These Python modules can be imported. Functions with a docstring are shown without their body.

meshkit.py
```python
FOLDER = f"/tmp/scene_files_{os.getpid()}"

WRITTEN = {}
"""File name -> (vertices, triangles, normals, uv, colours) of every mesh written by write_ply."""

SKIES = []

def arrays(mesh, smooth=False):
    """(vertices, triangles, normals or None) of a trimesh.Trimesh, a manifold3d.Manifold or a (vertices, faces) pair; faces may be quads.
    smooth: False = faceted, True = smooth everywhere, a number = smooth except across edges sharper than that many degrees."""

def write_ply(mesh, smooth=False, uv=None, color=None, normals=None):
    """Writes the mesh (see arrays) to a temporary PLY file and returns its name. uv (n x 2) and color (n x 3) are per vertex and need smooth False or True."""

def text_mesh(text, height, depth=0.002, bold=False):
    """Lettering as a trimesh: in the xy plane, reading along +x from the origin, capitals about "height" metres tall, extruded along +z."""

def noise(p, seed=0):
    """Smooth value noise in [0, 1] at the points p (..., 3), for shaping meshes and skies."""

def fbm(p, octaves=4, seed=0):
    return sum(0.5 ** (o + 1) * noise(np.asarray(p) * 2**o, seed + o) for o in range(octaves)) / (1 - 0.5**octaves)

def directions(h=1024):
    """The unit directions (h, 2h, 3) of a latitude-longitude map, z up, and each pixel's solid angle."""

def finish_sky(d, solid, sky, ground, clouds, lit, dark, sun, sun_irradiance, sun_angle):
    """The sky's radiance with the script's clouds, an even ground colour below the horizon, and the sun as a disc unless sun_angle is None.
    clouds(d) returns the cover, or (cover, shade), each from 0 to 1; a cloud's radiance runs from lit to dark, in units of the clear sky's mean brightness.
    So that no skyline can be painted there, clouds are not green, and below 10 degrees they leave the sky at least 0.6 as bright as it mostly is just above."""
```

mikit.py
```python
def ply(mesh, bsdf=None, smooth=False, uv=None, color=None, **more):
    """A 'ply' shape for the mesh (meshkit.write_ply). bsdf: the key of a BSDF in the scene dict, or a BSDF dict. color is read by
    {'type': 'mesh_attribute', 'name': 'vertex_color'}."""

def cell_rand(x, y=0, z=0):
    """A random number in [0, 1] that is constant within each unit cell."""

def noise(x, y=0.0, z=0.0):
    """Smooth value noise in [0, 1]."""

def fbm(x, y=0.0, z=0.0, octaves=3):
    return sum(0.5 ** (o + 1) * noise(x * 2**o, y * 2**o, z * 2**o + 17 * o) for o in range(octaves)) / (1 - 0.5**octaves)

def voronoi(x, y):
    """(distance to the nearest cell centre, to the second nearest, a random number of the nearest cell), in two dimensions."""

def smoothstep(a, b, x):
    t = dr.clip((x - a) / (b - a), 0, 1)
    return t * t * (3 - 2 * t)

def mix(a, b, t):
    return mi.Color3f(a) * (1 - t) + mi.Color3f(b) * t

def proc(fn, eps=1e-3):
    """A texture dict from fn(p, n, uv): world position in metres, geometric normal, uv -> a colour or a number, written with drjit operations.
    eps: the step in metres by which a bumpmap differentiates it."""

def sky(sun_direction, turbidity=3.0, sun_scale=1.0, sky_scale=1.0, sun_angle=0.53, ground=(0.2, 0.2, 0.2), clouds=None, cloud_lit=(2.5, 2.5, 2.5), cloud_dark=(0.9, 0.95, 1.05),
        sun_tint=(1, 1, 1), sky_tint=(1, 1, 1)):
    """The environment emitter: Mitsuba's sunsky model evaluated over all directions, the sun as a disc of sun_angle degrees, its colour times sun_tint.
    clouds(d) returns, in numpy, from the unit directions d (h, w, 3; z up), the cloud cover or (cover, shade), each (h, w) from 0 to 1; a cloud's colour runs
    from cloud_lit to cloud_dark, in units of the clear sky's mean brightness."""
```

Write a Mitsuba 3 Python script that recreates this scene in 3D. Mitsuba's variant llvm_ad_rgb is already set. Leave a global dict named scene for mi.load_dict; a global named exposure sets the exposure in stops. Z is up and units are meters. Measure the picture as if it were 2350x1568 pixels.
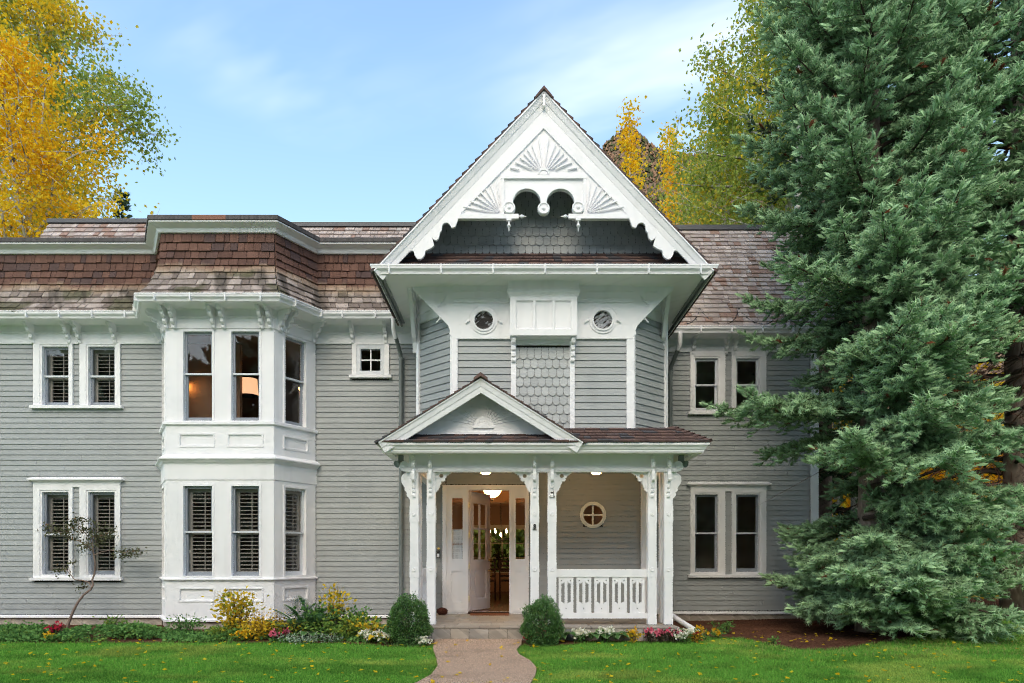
import math, random
import numpy as np, trimesh, shapely
import drjit as dr
import mitsuba as mi
import mikit, meshkit
from shapely.geometry import Polygon, Point, LineString, box as sbox
from shapely.ops import unary_union
from mikit import proc, noise, fbm, voronoi, cell_rand, smoothstep, mix

# ------------------------------------------------------------------ camera, sky, exposure
T = mi.ScalarTransform4f
EYE = 1.45                       # camera height in metres; the camera looks level along +Y, with a lens shift
exposure = 3.66
scene, labels = {}, {}
scene['camera'] = {'type': 'perspective', 'fov': 73.53, 'fov_axis': 'x', 'near_clip': 0.1, 'far_clip': 3000.0,
                   'principal_point_offset_x': 0.0, 'principal_point_offset_y': -0.3141,
                   'to_world': T().look_at(origin=[0, 0, EYE], target=[0, 10, EYE], up=[0, 0, 1])}


def clouds(d):
    A, B = 2.437, 11.642
    q = d / np.maximum(d[..., 2:3], 0.06)
    u = q[..., 0] * 0.90 - q[..., 1] * 0.44 + A
    v = q[..., 0] * 0.44 + q[..., 1] * 0.90 + B
    warp = 0.8 * (meshkit.fbm(np.stack([u * 1.1, v * 1.1, 0 * u + 8.1], -1), 3, seed=31) - 0.5)
    w = meshkit.fbm(np.stack([u * 2.0 + warp, v * 4.2 + warp, 0 * u + 3.7], -1), 5, seed=11)
    big = meshkit.fbm(np.stack([u * 1.5, v * 1.5, 0 * u], -1), 2, seed=5)
    fine = meshkit.fbm(np.stack([u * 6.0 + warp * 2, v * 18.0, 0 * u + 1.2], -1), 4, seed=21)
    c = np.clip((w * 0.72 + fine * 0.28 - 0.40) * 2.6, 0, 1) * np.clip((big - 0.545) * 5.0, 0, 1)
    return np.clip(c * 0.46, 0, 1) * np.clip(d[..., 2] * 6, 0, 1)


scene['sky'] = mikit.sky([-0.14, -1.0, 0.86], turbidity=3.2, sun_scale=0.118, sky_scale=1.0, sun_angle=40, ground=(0.12, 0.16, 0.07),
                         clouds=clouds, cloud_lit=(1.75, 1.76, 1.8), cloud_dark=(1.2, 1.2, 1.25), sun_tint=(0.95, 1.0, 1.03), sky_tint=(1.15, 1.0, 0.88))

# ------------------------------------------------------------------ helpers
_used = {}


def newkey(name, parent=None):
    base = name if not parent else parent + '__' + name
    n = _used.get(base, 0)
    _used[base] = n + 1
    return base if n == 0 else f'{base}_{n:03d}'


def tag(key, label=None, category=None, group=None, kind=None):
    d = {}
    if label: d['label'] = label
    if category: d['category'] = category
    if group: d['group'] = group
    if kind: d['kind'] = kind
    labels[key] = d
    return key


def thing(name, label, category, group=None, kind=None):
    return tag(newkey(name), label, category, group, kind)


def fx(x, Y):
    """metres to the right of the camera of a feature surveyed at column x of the photo, standing at depth Y"""
    return (x - 1174.5) * Y / 1572.2


def fz(y, Y):
    return EYE + (1276.3 - y) * Y / 1572.2


class MB:
    """collects pieces into one mesh"""

    def __init__(self):
        self.v, self.f, self.uv, self.n = [], [], [], 0

    def add(self, V, F, uv=None):
        V = np.asarray(V, float); F = np.asarray(F, int)
        if F.shape[1] == 4:
            F = np.vstack([F[:, [0, 1, 2]], F[:, [0, 2, 3]]])
        self.v.append(V); self.f.append(F + self.n)
        self.uv.append(np.tile(np.asarray(uv if uv is not None else (0.5, 0.5), float), (len(V), 1)) if uv is None or np.ndim(uv) == 1 else np.asarray(uv, float))
        self.n += len(V)
        return self

    def box(self, x0, x1, y0, y1, z0, z1, uv=None):
        V = [(x, y, z) for x in (x0, x1) for y in (y0, y1) for z in (z0, z1)]
        F = [(0, 1, 3, 2), (4, 6, 7, 5), (0, 4, 5, 1), (2, 3, 7, 6), (0, 2, 6, 4), (1, 5, 7, 3)]
        return self.add(V, F, uv)

    def hexa(self, P, uv=None):
        """8 corners: front quad 0..3, back quad 4..7"""
        F = [(0, 1, 2, 3), (7, 6, 5, 4), (0, 4, 5, 1), (1, 5, 6, 2), (2, 6, 7, 3), (3, 7, 4, 0)]
        return self.add(P, F, uv)

    def quad(self, a, b, c, d, uv=None):
        return self.add([a, b, c, d], [(0, 1, 2, 3)], uv)

    def tube(self, P, R, n=8, uv=None, cap=True):
        P = np.asarray(P, float); R = np.broadcast_to(np.asarray(R, float), len(P))
        d = np.gradient(P, axis=0); d /= np.linalg.norm(d, axis=1, keepdims=True) + 1e-12
        a = np.array([0, 0, 1.0]) if abs(d[0, 2]) < 0.9 else np.array([1.0, 0, 0])
        V = []
        for i in range(len(P)):
            u = np.cross(d[i], a); u /= np.linalg.norm(u); w = np.cross(u, d[i]); a = w
            t = np.arange(n) * 2 * np.pi / n
            V.append(P[i] + R[i] * (np.cos(t)[:, None] * u + np.sin(t)[:, None] * w))
        F = [(i * n + j, i * n + (j + 1) % n, (i + 1) * n + (j + 1) % n, (i + 1) * n + j) for i in range(len(P) - 1) for j in range(n)]
        V = np.vstack(V)
        if cap:
            k = len(V); V = np.vstack([V, P[:1], P[-1:]])
            F += [(k, (j + 1) % n, j, j) for j in range(n)] + [(k + 1, (len(P) - 1) * n + j, (len(P) - 1) * n + (j + 1) % n, (len(P) - 1) * n + (j + 1) % n) for j in range(n)]
        return self.add(V, F, uv)

    def lathe(self, prof, o, axis=(0, 0, 1), n=16, uv=None):
        """prof: (radius, height along axis)"""
        ax = np.asarray(axis, float); ax /= np.linalg.norm(ax)
        a = np.array([1.0, 0, 0]) if abs(ax[0]) < 0.9 else np.array([0, 1.0, 0])
        u = np.cross(ax, a); u /= np.linalg.norm(u); w = np.cross(ax, u)
        t = np.arange(n) * 2 * np.pi / n
        V = np.vstack([np.asarray(o) + h * ax + r * (np.cos(t)[:, None] * u + np.sin(t)[:, None] * w) for r, h in prof])
        F = [(i * n + j, i * n + (j + 1) % n, (i + 1) * n + (j + 1) % n, (i + 1) * n + j) for i in range(len(prof) - 1) for j in range(n)]
        return self.add(V, F, uv)

    def plate(self, g, fr, t, front=0.0, uv=None):
        """a shapely shape in the plane of frame fr (s, z), thickness t, its front face 'front' metres proud of the frame plane"""
        for p in getattr(g, 'geoms', [g]):
            if p.is_empty or p.area < 1e-7: continue
            m = trimesh.creation.extrude_polygon(p, t, engine='earcut')
            v = np.array(m.vertices)
            self.add(fr.o + v[:, :1] * fr.r + v[:, 1:2] * fr.u + (v[:, 2:3] - t + front) * fr.n, m.faces, uv)
        return self

    def fbox(self, fr, s0, s1, z0, z1, front, t, uv=None):
        P = [fr.at(s, z, f) for f in (front, front - t) for s, z in ((s0, z0), (s1, z0), (s1, z1), (s0, z1))]
        return self.hexa(P, uv)

    def sweep(self, path, prof, closed=True, mapf=None, uv=None, ends=True):
        """prof: (outward offset, height) swept along a plan path with mitred corners; outward is to the right-hand side of the path"""
        R = [offset_path(path, o) for o, _ in prof]
        n, m = len(path), len(prof)
        V = np.array([[*R[j][i], prof[j][1]] for i in range(n) for j in range(m)])
        k = m if closed else m - 1
        F = [(i * m + j, i * m + (j + 1) % m, (i + 1) * m + (j + 1) % m, (i + 1) * m + j) for i in range(n - 1) for j in range(k)]
        F = [tuple(f) for f in F]
        tri = []
        if closed and ends:
            pg = trimesh.creation.triangulate_polygon(Polygon(prof), engine='earcut')
            pv, pf = np.array(pg[0]), np.array(pg[1])
            idx = [int(np.argmin(((np.asarray(prof) - q) ** 2).sum(1))) for q in pv]
            tri = [(idx[a], idx[b], idx[c]) for a, b, c in pf] + [((n - 1) * m + idx[a], (n - 1) * m + idx[b], (n - 1) * m + idx[c]) for a, b, c in pf]
        if mapf is not None: V = mapf(V)
        Fq = np.array(F); Fq = np.vstack([Fq[:, [0, 1, 2]], Fq[:, [0, 2, 3]]])
        if tri: Fq = np.vstack([Fq, np.array(tri)])
        return self.add(V, Fq, uv)

    def build(self, name, mat, parent=None, smooth=False, useuv=False, **kw):
        key = newkey(name, parent)
        V, F = np.vstack(self.v), np.vstack(self.f)
        if useuv:
            scene[key] = mikit.ply((V, F), mat, smooth=smooth, uv=np.vstack(self.uv), **kw)
        else:
            scene[key] = mikit.ply((V, F), mat, smooth=smooth, **kw)
        return key


def offset_path(path, o):
    P = np.asarray(path, float)
    d = np.diff(P, axis=0); d /= np.linalg.norm(d, axis=1, keepdims=True)
    nr = np.stack([d[:, 1], -d[:, 0]], 1)
    out = []
    for i in range(len(P)):
        if i == 0: m = nr[0]
        elif i == len(P) - 1: m = nr[-1]
        else: m = (nr[i - 1] + nr[i]) / (1 + nr[i - 1] @ nr[i])
        out.append(P[i] + o * m)
    return np.array(out)


class Frame:
    """a wall plane: s metres along r, z up, n outward"""

    def __init__(self, a, b):
        self.o = np.array([a[0], a[1], 0.0]); e = np.array([b[0] - a[0], b[1] - a[1], 0.0])
        self.len = float(np.linalg.norm(e)); self.r = e / self.len
        self.u = np.array([0, 0, 1.0]); self.n = np.cross(self.r, self.u)

    def at(self, s, z, out=0.0):
        return self.o + s * self.r + z * self.u + out * self.n


def flat(Y):
    """frame of a plane parallel to the facade at depth Y: s is then simply world X"""
    f = Frame((0, Y), (1, Y)); return f


# ------------------------------------------------------------------ materials
def two(b): return {'type': 'twosided', 'bsdf': b}


def prin(col, rough=0.5, **k): return {'type': 'principled', 'base_color': col if isinstance(col, dict) else {'type': 'rgb', 'value': list(col)}, 'roughness': rough, **k}


def M(name, b): scene['m_' + name] = b


def white_fn(p, n, uv):
    a = fbm(p.x * 1.3, p.y * 1.3, p.z * 1.3, 3)
    streak = smoothstep(0.55, 0.8, fbm(p.x * 7 + p.y * 7, p.z * 0.7, 3.0, 2)) * 0.05
    return mix((0.74, 0.735, 0.75), (0.79, 0.78, 0.79), a) * (1 - streak)


M('white', two(prin(proc(white_fn), 0.42, specular=0.4)))
M('cream', two(prin(proc(lambda p, n, uv: mix((0.70, 0.685, 0.61), (0.75, 0.735, 0.66), fbm(p.x * 2, p.y * 2, p.z * 2, 2))), 0.5)))


def siding_fn(p, n, uv):
    a = fbm(p.x * 0.9, p.y * 0.9, p.z * 0.9, 3)
    grain = noise(p.x * 4 + p.y * 4, p.z * 90, uv.x * 37)
    stain = smoothstep(0.55, 0.9, fbm(p.x * 3.5 + p.y * 3.5, p.z * 0.7, 5.1, 3))
    c = mix((0.288, 0.303, 0.305), (0.322, 0.338, 0.340), a) * (0.915 + 0.12 * uv.x + 0.06 * grain)
    splash = smoothstep(0.75, 0.28, p.z + 0.3 * fbm(p.x * 5, 2.0, 3.0, 2)) * 0.12
    return c * (1 - 0.09 * stain - splash)


M('siding', two(prin(proc(siding_fn), 0.5, specular=0.35)))
M('joint', two({'type': 'diffuse', 'reflectance': {'type': 'rgb', 'value': [0.035, 0.035, 0.032]}}))


def shingle_fn(p, n, uv):
    grain = noise(p.x * 70 + p.y * 50, p.z * 5, uv.x * 91) * 0.6 + noise(p.x * 190 + p.y * 160, p.z * 9, uv.y * 31) * 0.4
    red = mix((0.100, 0.054, 0.043), (0.160, 0.086, 0.066), uv.x)
    red = mix(red, (0.085, 0.055, 0.052), smoothstep(0.7, 0.95, uv.y))
    grey = mix((0.15, 0.118, 0.102), (0.40, 0.338, 0.302), uv.x)
    edge = 6.61 + 0.16 * (fbm(p.x * 1.7, p.y * 1.7, 0.3, 3) - 0.5) + 0.08 * (uv.y - 0.5)
    low = smoothstep(edge + 0.05, edge - 0.06, p.z)
    c = mix(red, grey, low)
    tanband = smoothstep(0.13, 0.02, dr.abs(p.z - edge)) * (0.35 + 0.65 * fbm(p.x * 2.4, p.y * 2.4, 1.0, 2))
    c = mix(c, (0.40, 0.29, 0.205), tanband * 0.75)
    lich = smoothstep(0.54, 0.68, fbm(p.x * 1.9 + 3, p.z * 2.6, p.y * 1.9, 3)) * low
    c = mix(c, (0.075, 0.075, 0.038), lich * 0.8)
    drip = smoothstep(0.56, 0.70, fbm(p.x * 4.2 + p.y * 3.0, p.z * 0.9, 2.2, 3)) * low
    c = mix(c, (0.055, 0.047, 0.038), drip * 0.75)
    return c * (0.72 + 0.5 * grain)


M('shingle', two(prin(proc(shingle_fn), 0.85, specular=0.2)))


def shingle_grey_fn(p, n, uv):
    grain = noise(p.x * 80 + p.y * 50, p.z * 5, uv.x * 91) * 0.6 + noise(p.x * 200, p.z * 9, uv.y * 31) * 0.4
    c = mix((0.30, 0.245, 0.22), (0.50, 0.43, 0.395), uv.x)
    c = mix(c, (0.27, 0.16, 0.12), smoothstep(0.72, 0.95, uv.y) * 0.8)
    c = mix(c, (0.42, 0.385, 0.36), smoothstep(0.1, 0.0, uv.y))
    return c * (0.75 + 0.42 * grain)


M('shingle_grey', two(prin(proc(shingle_grey_fn), 0.85, specular=0.2)))


def shingle_dark_fn(p, n, uv):
    grain = noise(p.x * 80 + p.z * 20, p.y * 9, uv.x * 91)
    c = mix((0.075, 0.047, 0.043), (0.125, 0.078, 0.066), uv.x)
    c = mix(c, (0.060, 0.057, 0.062), smoothstep(0.62, 0.9, uv.y))
    return c * (0.75 + 0.45 * grain)


M('shingle_dark', two(prin(proc(shingle_dark_fn), 0.8, specular=0.25)))
M('scallop', two(prin(proc(lambda p, n, uv: mix((0.33, 0.345, 0.345), (0.395, 0.41, 0.41), uv.x) * (0.93 + 0.1 * noise(p.x * 130, p.z * 14, uv.y * 9))), 0.5, specular=0.35)))
M('sash', two(prin((0.24, 0.262, 0.30), 0.4)))
M('sash_white', two(prin((0.56, 0.585, 0.62), 0.4)))


def cap_fn(p, n, uv):
    a = fbm(p.x * 2.2, p.y * 2.2, p.z * 2, 3)
    st = noise(p.x * 26, p.y * 26, p.z * 2)
    c = mix((0.050, 0.046, 0.047), (0.115, 0.105, 0.102), a) * (0.75 + 0.5 * st)
    rust = smoothstep(-5.72, -5.70, p.x) * smoothstep(-5.10, -5.12, p.x) * smoothstep(12.75, 12.6, p.y)
    return mix(c, (0.27, 0.12, 0.075), rust * 0.75)


M('roofcap', two(prin(proc(cap_fn), 0.7, specular=0.2)))
M('roofedge', two(prin((0.07, 0.072, 0.08), 0.5)))
M('gutter_dark', two(prin((0.16, 0.18, 0.175), 0.45)))


def stone_fn(p, n, uv):
    a = fbm(p.x * 5 + uv.x * 20, p.y * 5, p.z * 7, 4)
    v = smoothstep(0.5, 0.56, fbm(p.x * 11 + p.z * 14, p.y * 6, uv.y * 17, 4))
    c = mix((0.29, 0.25, 0.21), (0.45, 0.40, 0.335), a)
    c = mix(c, (0.42, 0.32, 0.235), smoothstep(0.6, 1.0, uv.x) * 0.6)
    c = mix(c, (0.25, 0.255, 0.27), smoothstep(0.25, 0.0, uv.x) * 0.8)
    return c * (0.82 + 0.25 * v)


M('stone', two({'type': 'bumpmap', 'arbitrary': proc(lambda p, n, uv: fbm(p.x * 18, p.y * 18, p.z * 18, 3) * 0.012), 'bsdf': prin(proc(stone_fn), 0.7)}))


def slate_fn(p, n, uv):
    a = fbm(p.x * 4 + uv.x * 30, p.y * 7, p.z * 7, 4)
    s = noise(p.x * 3 + uv.y * 30, p.y * 22, 0.5)
    c = mix((0.175, 0.145, 0.12), (0.31, 0.265, 0.22), a)
    c = mix(c, mix((0.36, 0.32, 0.25), (0.24, 0.24, 0.245), uv.y), 0.5 * smoothstep(0.3, 0.9, uv.x))
    return c * (0.8 + 0.3 * s)


M('slate', two(prin(proc(slate_fn), 0.5)))
M('grout', two(prin((0.12, 0.115, 0.105), 0.9)))
M('pane', {'type': 'thindielectric', 'int_ior': 1.45})
M('room', two(prin(proc(lambda p, n, uv: mix((0.40, 0.35, 0.32), (0.52, 0.46, 0.42), fbm(p.x * 3, p.y * 3, p.z * 3, 2))), 0.8)))
M('room_warm', two(prin((0.13, 0.082, 0.058), 0.8)))
M('room_wall', two(prin((0.34, 0.21, 0.13), 0.8)))
M('louvre', two(prin((0.27, 0.25, 0.225), 0.5)))
M('hall_wall', two(prin((0.42, 0.27, 0.19), 0.7)))
M('hall_ceiling', two(prin((0.55, 0.34, 0.2), 0.7)))


def wood_fn(p, n, uv):
    g = noise(p.x * 60, p.y * 3, uv.x * 20)
    return mix((0.05, 0.014, 0.008), (0.11, 0.032, 0.018), g) * (0.7 + 0.6 * uv.x)


M('wood_floor', two(prin(proc(wood_fn), 0.25)))
M('dark_wood', two(prin((0.05, 0.022, 0.014), 0.35)))
M('door_paint', two(prin((0.66, 0.61, 0.62), 0.35)))
M('brass', two({'type': 'roughconductor', 'material': 'none', 'specular_reflectance': {'type': 'rgb', 'value': [0.72, 0.52, 0.2]}, 'alpha': 0.25}))
M('iron', two(prin((0.03, 0.03, 0.032), 0.45)))
M('paper', two(prin(proc(lambda p, n, uv: mix((0.62, 0.64, 0.66), (0.36, 0.38, 0.41), smoothstep(0.52, 0.62, noise(p.x * 120, p.z * 3, 1.0)) * (noise(3.0, p.z * 95, 2.0) > 0.5) * 0.6)), 0.7)))


def glass_bump(p, n, uv):
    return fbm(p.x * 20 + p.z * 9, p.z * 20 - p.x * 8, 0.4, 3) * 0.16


def painted_glint_fn(p, n, uv):  # pale streaks are reflections painted into the dark pane colour
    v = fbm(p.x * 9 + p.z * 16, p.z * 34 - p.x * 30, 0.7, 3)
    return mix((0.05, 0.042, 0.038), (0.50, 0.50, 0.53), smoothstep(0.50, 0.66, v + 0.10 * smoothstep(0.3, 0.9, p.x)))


M('art_glass', two({'type': 'bumpmap', 'arbitrary': proc(glass_bump), 'bsdf': prin(proc(painted_glint_fn), 0.1, specular=0.8)}))


def lamp(rgb): return {'type': 'area', 'radiance': {'type': 'rgb', 'value': list(rgb)}}


def bark_fn(p, n, uv):
    a = fbm(p.x * 14, p.y * 14, p.z * 5, 4)
    return mix((0.085, 0.058, 0.045), (0.40, 0.30, 0.25), a)


M('bark', two({'type': 'diffuse', 'reflectance': proc(bark_fn)}))
M('twig', two({'type': 'diffuse', 'reflectance': {'type': 'rgb', 'value': [0.07, 0.052, 0.042]}}))


def aspen_bark_fn(p, n, uv):
    k = smoothstep(0.62, 0.72, noise(p.x * 3, p.y * 3, p.z * 7)) * 0.8
    return mix((0.50, 0.49, 0.44), (0.09, 0.08, 0.07), k) * (0.8 + 0.3 * noise(p.x * 11, p.y * 11, p.z * 3))


M('aspen_bark', two({'type': 'diffuse', 'reflectance': proc(aspen_bark_fn)}))


def leafmat(fn, tr=0.7, rough=0.5):
    return {'type': 'principledthin', 'base_color': proc(fn), 'roughness': rough, 'diff_trans': tr, 'spec_trans': 0.0}


def aspen_fn(p, n, uv):
    g = mix((0.19, 0.27, 0.05), (0.46, 0.54, 0.13), uv.y)
    y = mix((0.78, 0.47, 0.012), (0.94, 0.70, 0.05), uv.y)
    o = mix((0.70, 0.31, 0.012), (0.84, 0.42, 0.02), uv.y)
    c = mix(g, y, smoothstep(0.28, 0.66, uv.x))
    return mix(c, o, smoothstep(0.84, 1.0, uv.x) * 0.8)


M('aspen_leaf', leafmat(aspen_fn, 1.1))


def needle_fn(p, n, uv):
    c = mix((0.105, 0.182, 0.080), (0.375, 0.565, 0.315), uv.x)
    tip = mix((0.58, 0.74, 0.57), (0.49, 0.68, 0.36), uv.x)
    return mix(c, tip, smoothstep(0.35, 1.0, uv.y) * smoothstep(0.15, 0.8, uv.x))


M('needle', two({'type': 'diffuse', 'reflectance': proc(needle_fn)}))
M('street_leaf', two({'type': 'diffuse', 'reflectance': proc(lambda p, n, uv: mix((0.09, 0.11, 0.06), (0.38, 0.42, 0.26), uv.x * uv.x))}))
M('dead_needle', two({'type': 'diffuse', 'reflectance': {'type': 'rgb', 'value': [0.17, 0.06, 0.03]}}))
M('dark_needle', two({'type': 'diffuse', 'reflectance': proc(lambda p, n, uv: mix((0.025, 0.04, 0.022), (0.08, 0.12, 0.065), uv.x))}))


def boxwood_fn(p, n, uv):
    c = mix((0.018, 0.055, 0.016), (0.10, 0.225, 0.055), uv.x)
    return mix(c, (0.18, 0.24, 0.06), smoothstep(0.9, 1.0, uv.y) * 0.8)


M('boxwood', two(prin(proc(boxwood_fn), 0.35, specular=0.5)))


def grass_fn(p, n, uv):
    patch = fbm(p.x * 0.9, p.y * 1.6, 0.0, 4)
    dark = smoothstep(0.5, 0.7, fbm(p.x * 1.7 + 9, p.y * 2.6, 4.0, 3))
    c = mix((0.105, 0.29, 0.04), (0.21, 0.46, 0.078), uv.x)
    c = mix(c, (0.42, 0.50, 0.11), smoothstep(0.50, 0.74, patch) * 0.7)
    c = c * (1 - 0.28 * dark)
    dry = smoothstep(0.9, 1.0, uv.y)
    return mix(c, (0.48, 0.42, 0.17), dry * 0.75) 


M('grass', leafmat(grass_fn, 0.5))


def lawn_fn(p, n, uv):
    a = fbm(p.x * 6, p.y * 6, 0.0, 4)
    far = smoothstep(17.0, 30.0, p.y)
    return mix(mix((0.11, 0.22, 0.035), (0.19, 0.33, 0.06), a), mix((0.10, 0.08, 0.035), (0.12, 0.13, 0.04), a), far)


M('lawn', two({'type': 'diffuse', 'reflectance': proc(lawn_fn)}))


def mulch_fn(p, n, uv):
    d1, d2, r = voronoi(p.x * 30, p.y * 45)
    a = fbm(p.x * 2, p.y * 2, 0.2, 3)
    c = mix((0.055, 0.026, 0.017), (0.155, 0.075, 0.048), r)
    return c * (0.55 + 0.7 * a)


M('mulch', two({'type': 'bumpmap', 'arbitrary': proc(lambda p, n, uv: fbm(p.x * 22, p.y * 30, 0.0, 3) * 0.03), 'bsdf': {'type': 'diffuse', 'reflectance': proc(mulch_fn)}}))


def path_fn(p, n, uv):
    d1, d2, r = voronoi(p.x * 85, p.y * 85)
    a = fbm(p.x * 1.2, p.y * 1.8, 0.4, 4)
    c = mix((0.32, 0.20, 0.13), (0.74, 0.535, 0.395), r)
    wet = smoothstep(0.50, 0.68, a)
    return c * (0.92 - 0.28 * wet) * smoothstep(-0.1, 0.5, 0.9 - d1)


M('street', two({'type': 'diffuse', 'reflectance': proc(lambda p, n, uv: mix((0.40, 0.39, 0.37), (0.52, 0.51, 0.49), fbm(p.x * 1.5, p.y * 1.5, 0.0, 3)))}))  # pale surface of the slab added for bounced light
M('path', two({'type': 'bumpmap', 'arbitrary': proc(lambda p, n, uv: -voronoi(p.x * 85, p.y * 85)[0] * 0.004), 'bsdf': {'type': 'diffuse', 'reflectance': proc(path_fn)}}))


def plant_fn(p, n, uv):
    """uv.x picks the plant's own hue from green to yellow, uv.y the tone of the leaf"""
    g = mix((0.07, 0.17, 0.045), (0.20, 0.38, 0.11), uv.y)
    l = mix((0.16, 0.26, 0.05), (0.28, 0.38, 0.07), uv.y)
    y = mix((0.58, 0.36, 0.02), (0.78, 0.56, 0.05), uv.y)
    b = mix((0.22, 0.09, 0.03), (0.42, 0.20, 0.07), uv.y)
    c = mix(g, l, smoothstep(0.15, 0.4, uv.x))
    c = mix(c, y, smoothstep(0.45, 0.65, uv.x))
    return mix(c, b, smoothstep(0.8, 0.95, uv.x))


M('plant', leafmat(plant_fn, 0.5))
M('hosta', leafmat(lambda p, n, uv: mix(mix((0.05, 0.12, 0.035), (0.11, 0.22, 0.07), uv.x), (0.58, 0.60, 0.40), smoothstep(0.72, 0.8, uv.y)), 0.4))
M('fern', leafmat(lambda p, n, uv: mix((0.06, 0.15, 0.06), (0.16, 0.30, 0.12), uv.y), 0.4))
M('silver', leafmat(lambda p, n, uv: mix((0.16, 0.24, 0.13), (0.46, 0.53, 0.42), uv.y), 0.3))
M('darkleaf', leafmat(lambda p, n, uv: mix((0.03, 0.03, 0.02), (0.09, 0.07, 0.04), uv.y), 0.3))
M('petal_white', leafmat(lambda p, n, uv: mix((0.70, 0.68, 0.50), (0.82, 0.81, 0.74), uv.y), 0.4))
M('petal_pink', leafmat(lambda p, n, uv: mix((0.62, 0.06, 0.13), (0.80, 0.25, 0.33), uv.y), 0.4))
M('petal_red', leafmat(lambda p, n, uv: mix((0.35, 0.015, 0.03), (0.62, 0.05, 0.09), uv.y), 0.4))
M('petal_yellow', leafmat(lambda p, n, uv: mix((0.75, 0.36, 0.01), (0.85, 0.58, 0.04), uv.y), 0.4))
M('olive_leaf', leafmat(lambda p, n, uv: mix(mix((0.05, 0.06, 0.03), (0.15, 0.155, 0.085), uv.y), (0.16, 0.10, 0.06), smoothstep(0.8, 1.0, uv.x)), 0.35))

# ------------------------------------------------------------------ the house
H = tag(newkey('house'), 'grey clapboard two storey house with white trim, shingled mansard roof and gabled entry', 'house')
rng = np.random.default_rng(7)
BOARDS, SHINGLES = [], []
YW, YB, YT, YG, YP, YQ, YD, YR = 13.4, 12.53, 11.5, 10.9, 10.85, 11.2, 13.4, 14.24
EXPO = 0.104
WING = [(-12.6, YW), (-6.848, YW), (-6.332, YB), (-4.355, YB), (-3.839, YW), (-1.2, YW)]
RWING = [(2.2, YR), (6.32, YR)]
fW, fB, fT, fD, fR = flat(YW), flat(YB), flat(YT), flat(YD), flat(YR)
TX0, TX1, TXB0, TXB1, TYB = -1.006, 2.037, -1.655, 2.720, 12.13
fTL, fTR = Frame((TXB0, TYB), (TX0, YT)), Frame((TX1, YT), (TXB1, TYB))
fBL, fBR = Frame(WING[1], WING[2]), Frame(WING[3], WING[4])


def wall(fr, g, t=0.12, mat='m_joint'):
    return MB().plate(g, fr, t, -0.03).build('wall', mat, H)


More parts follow.
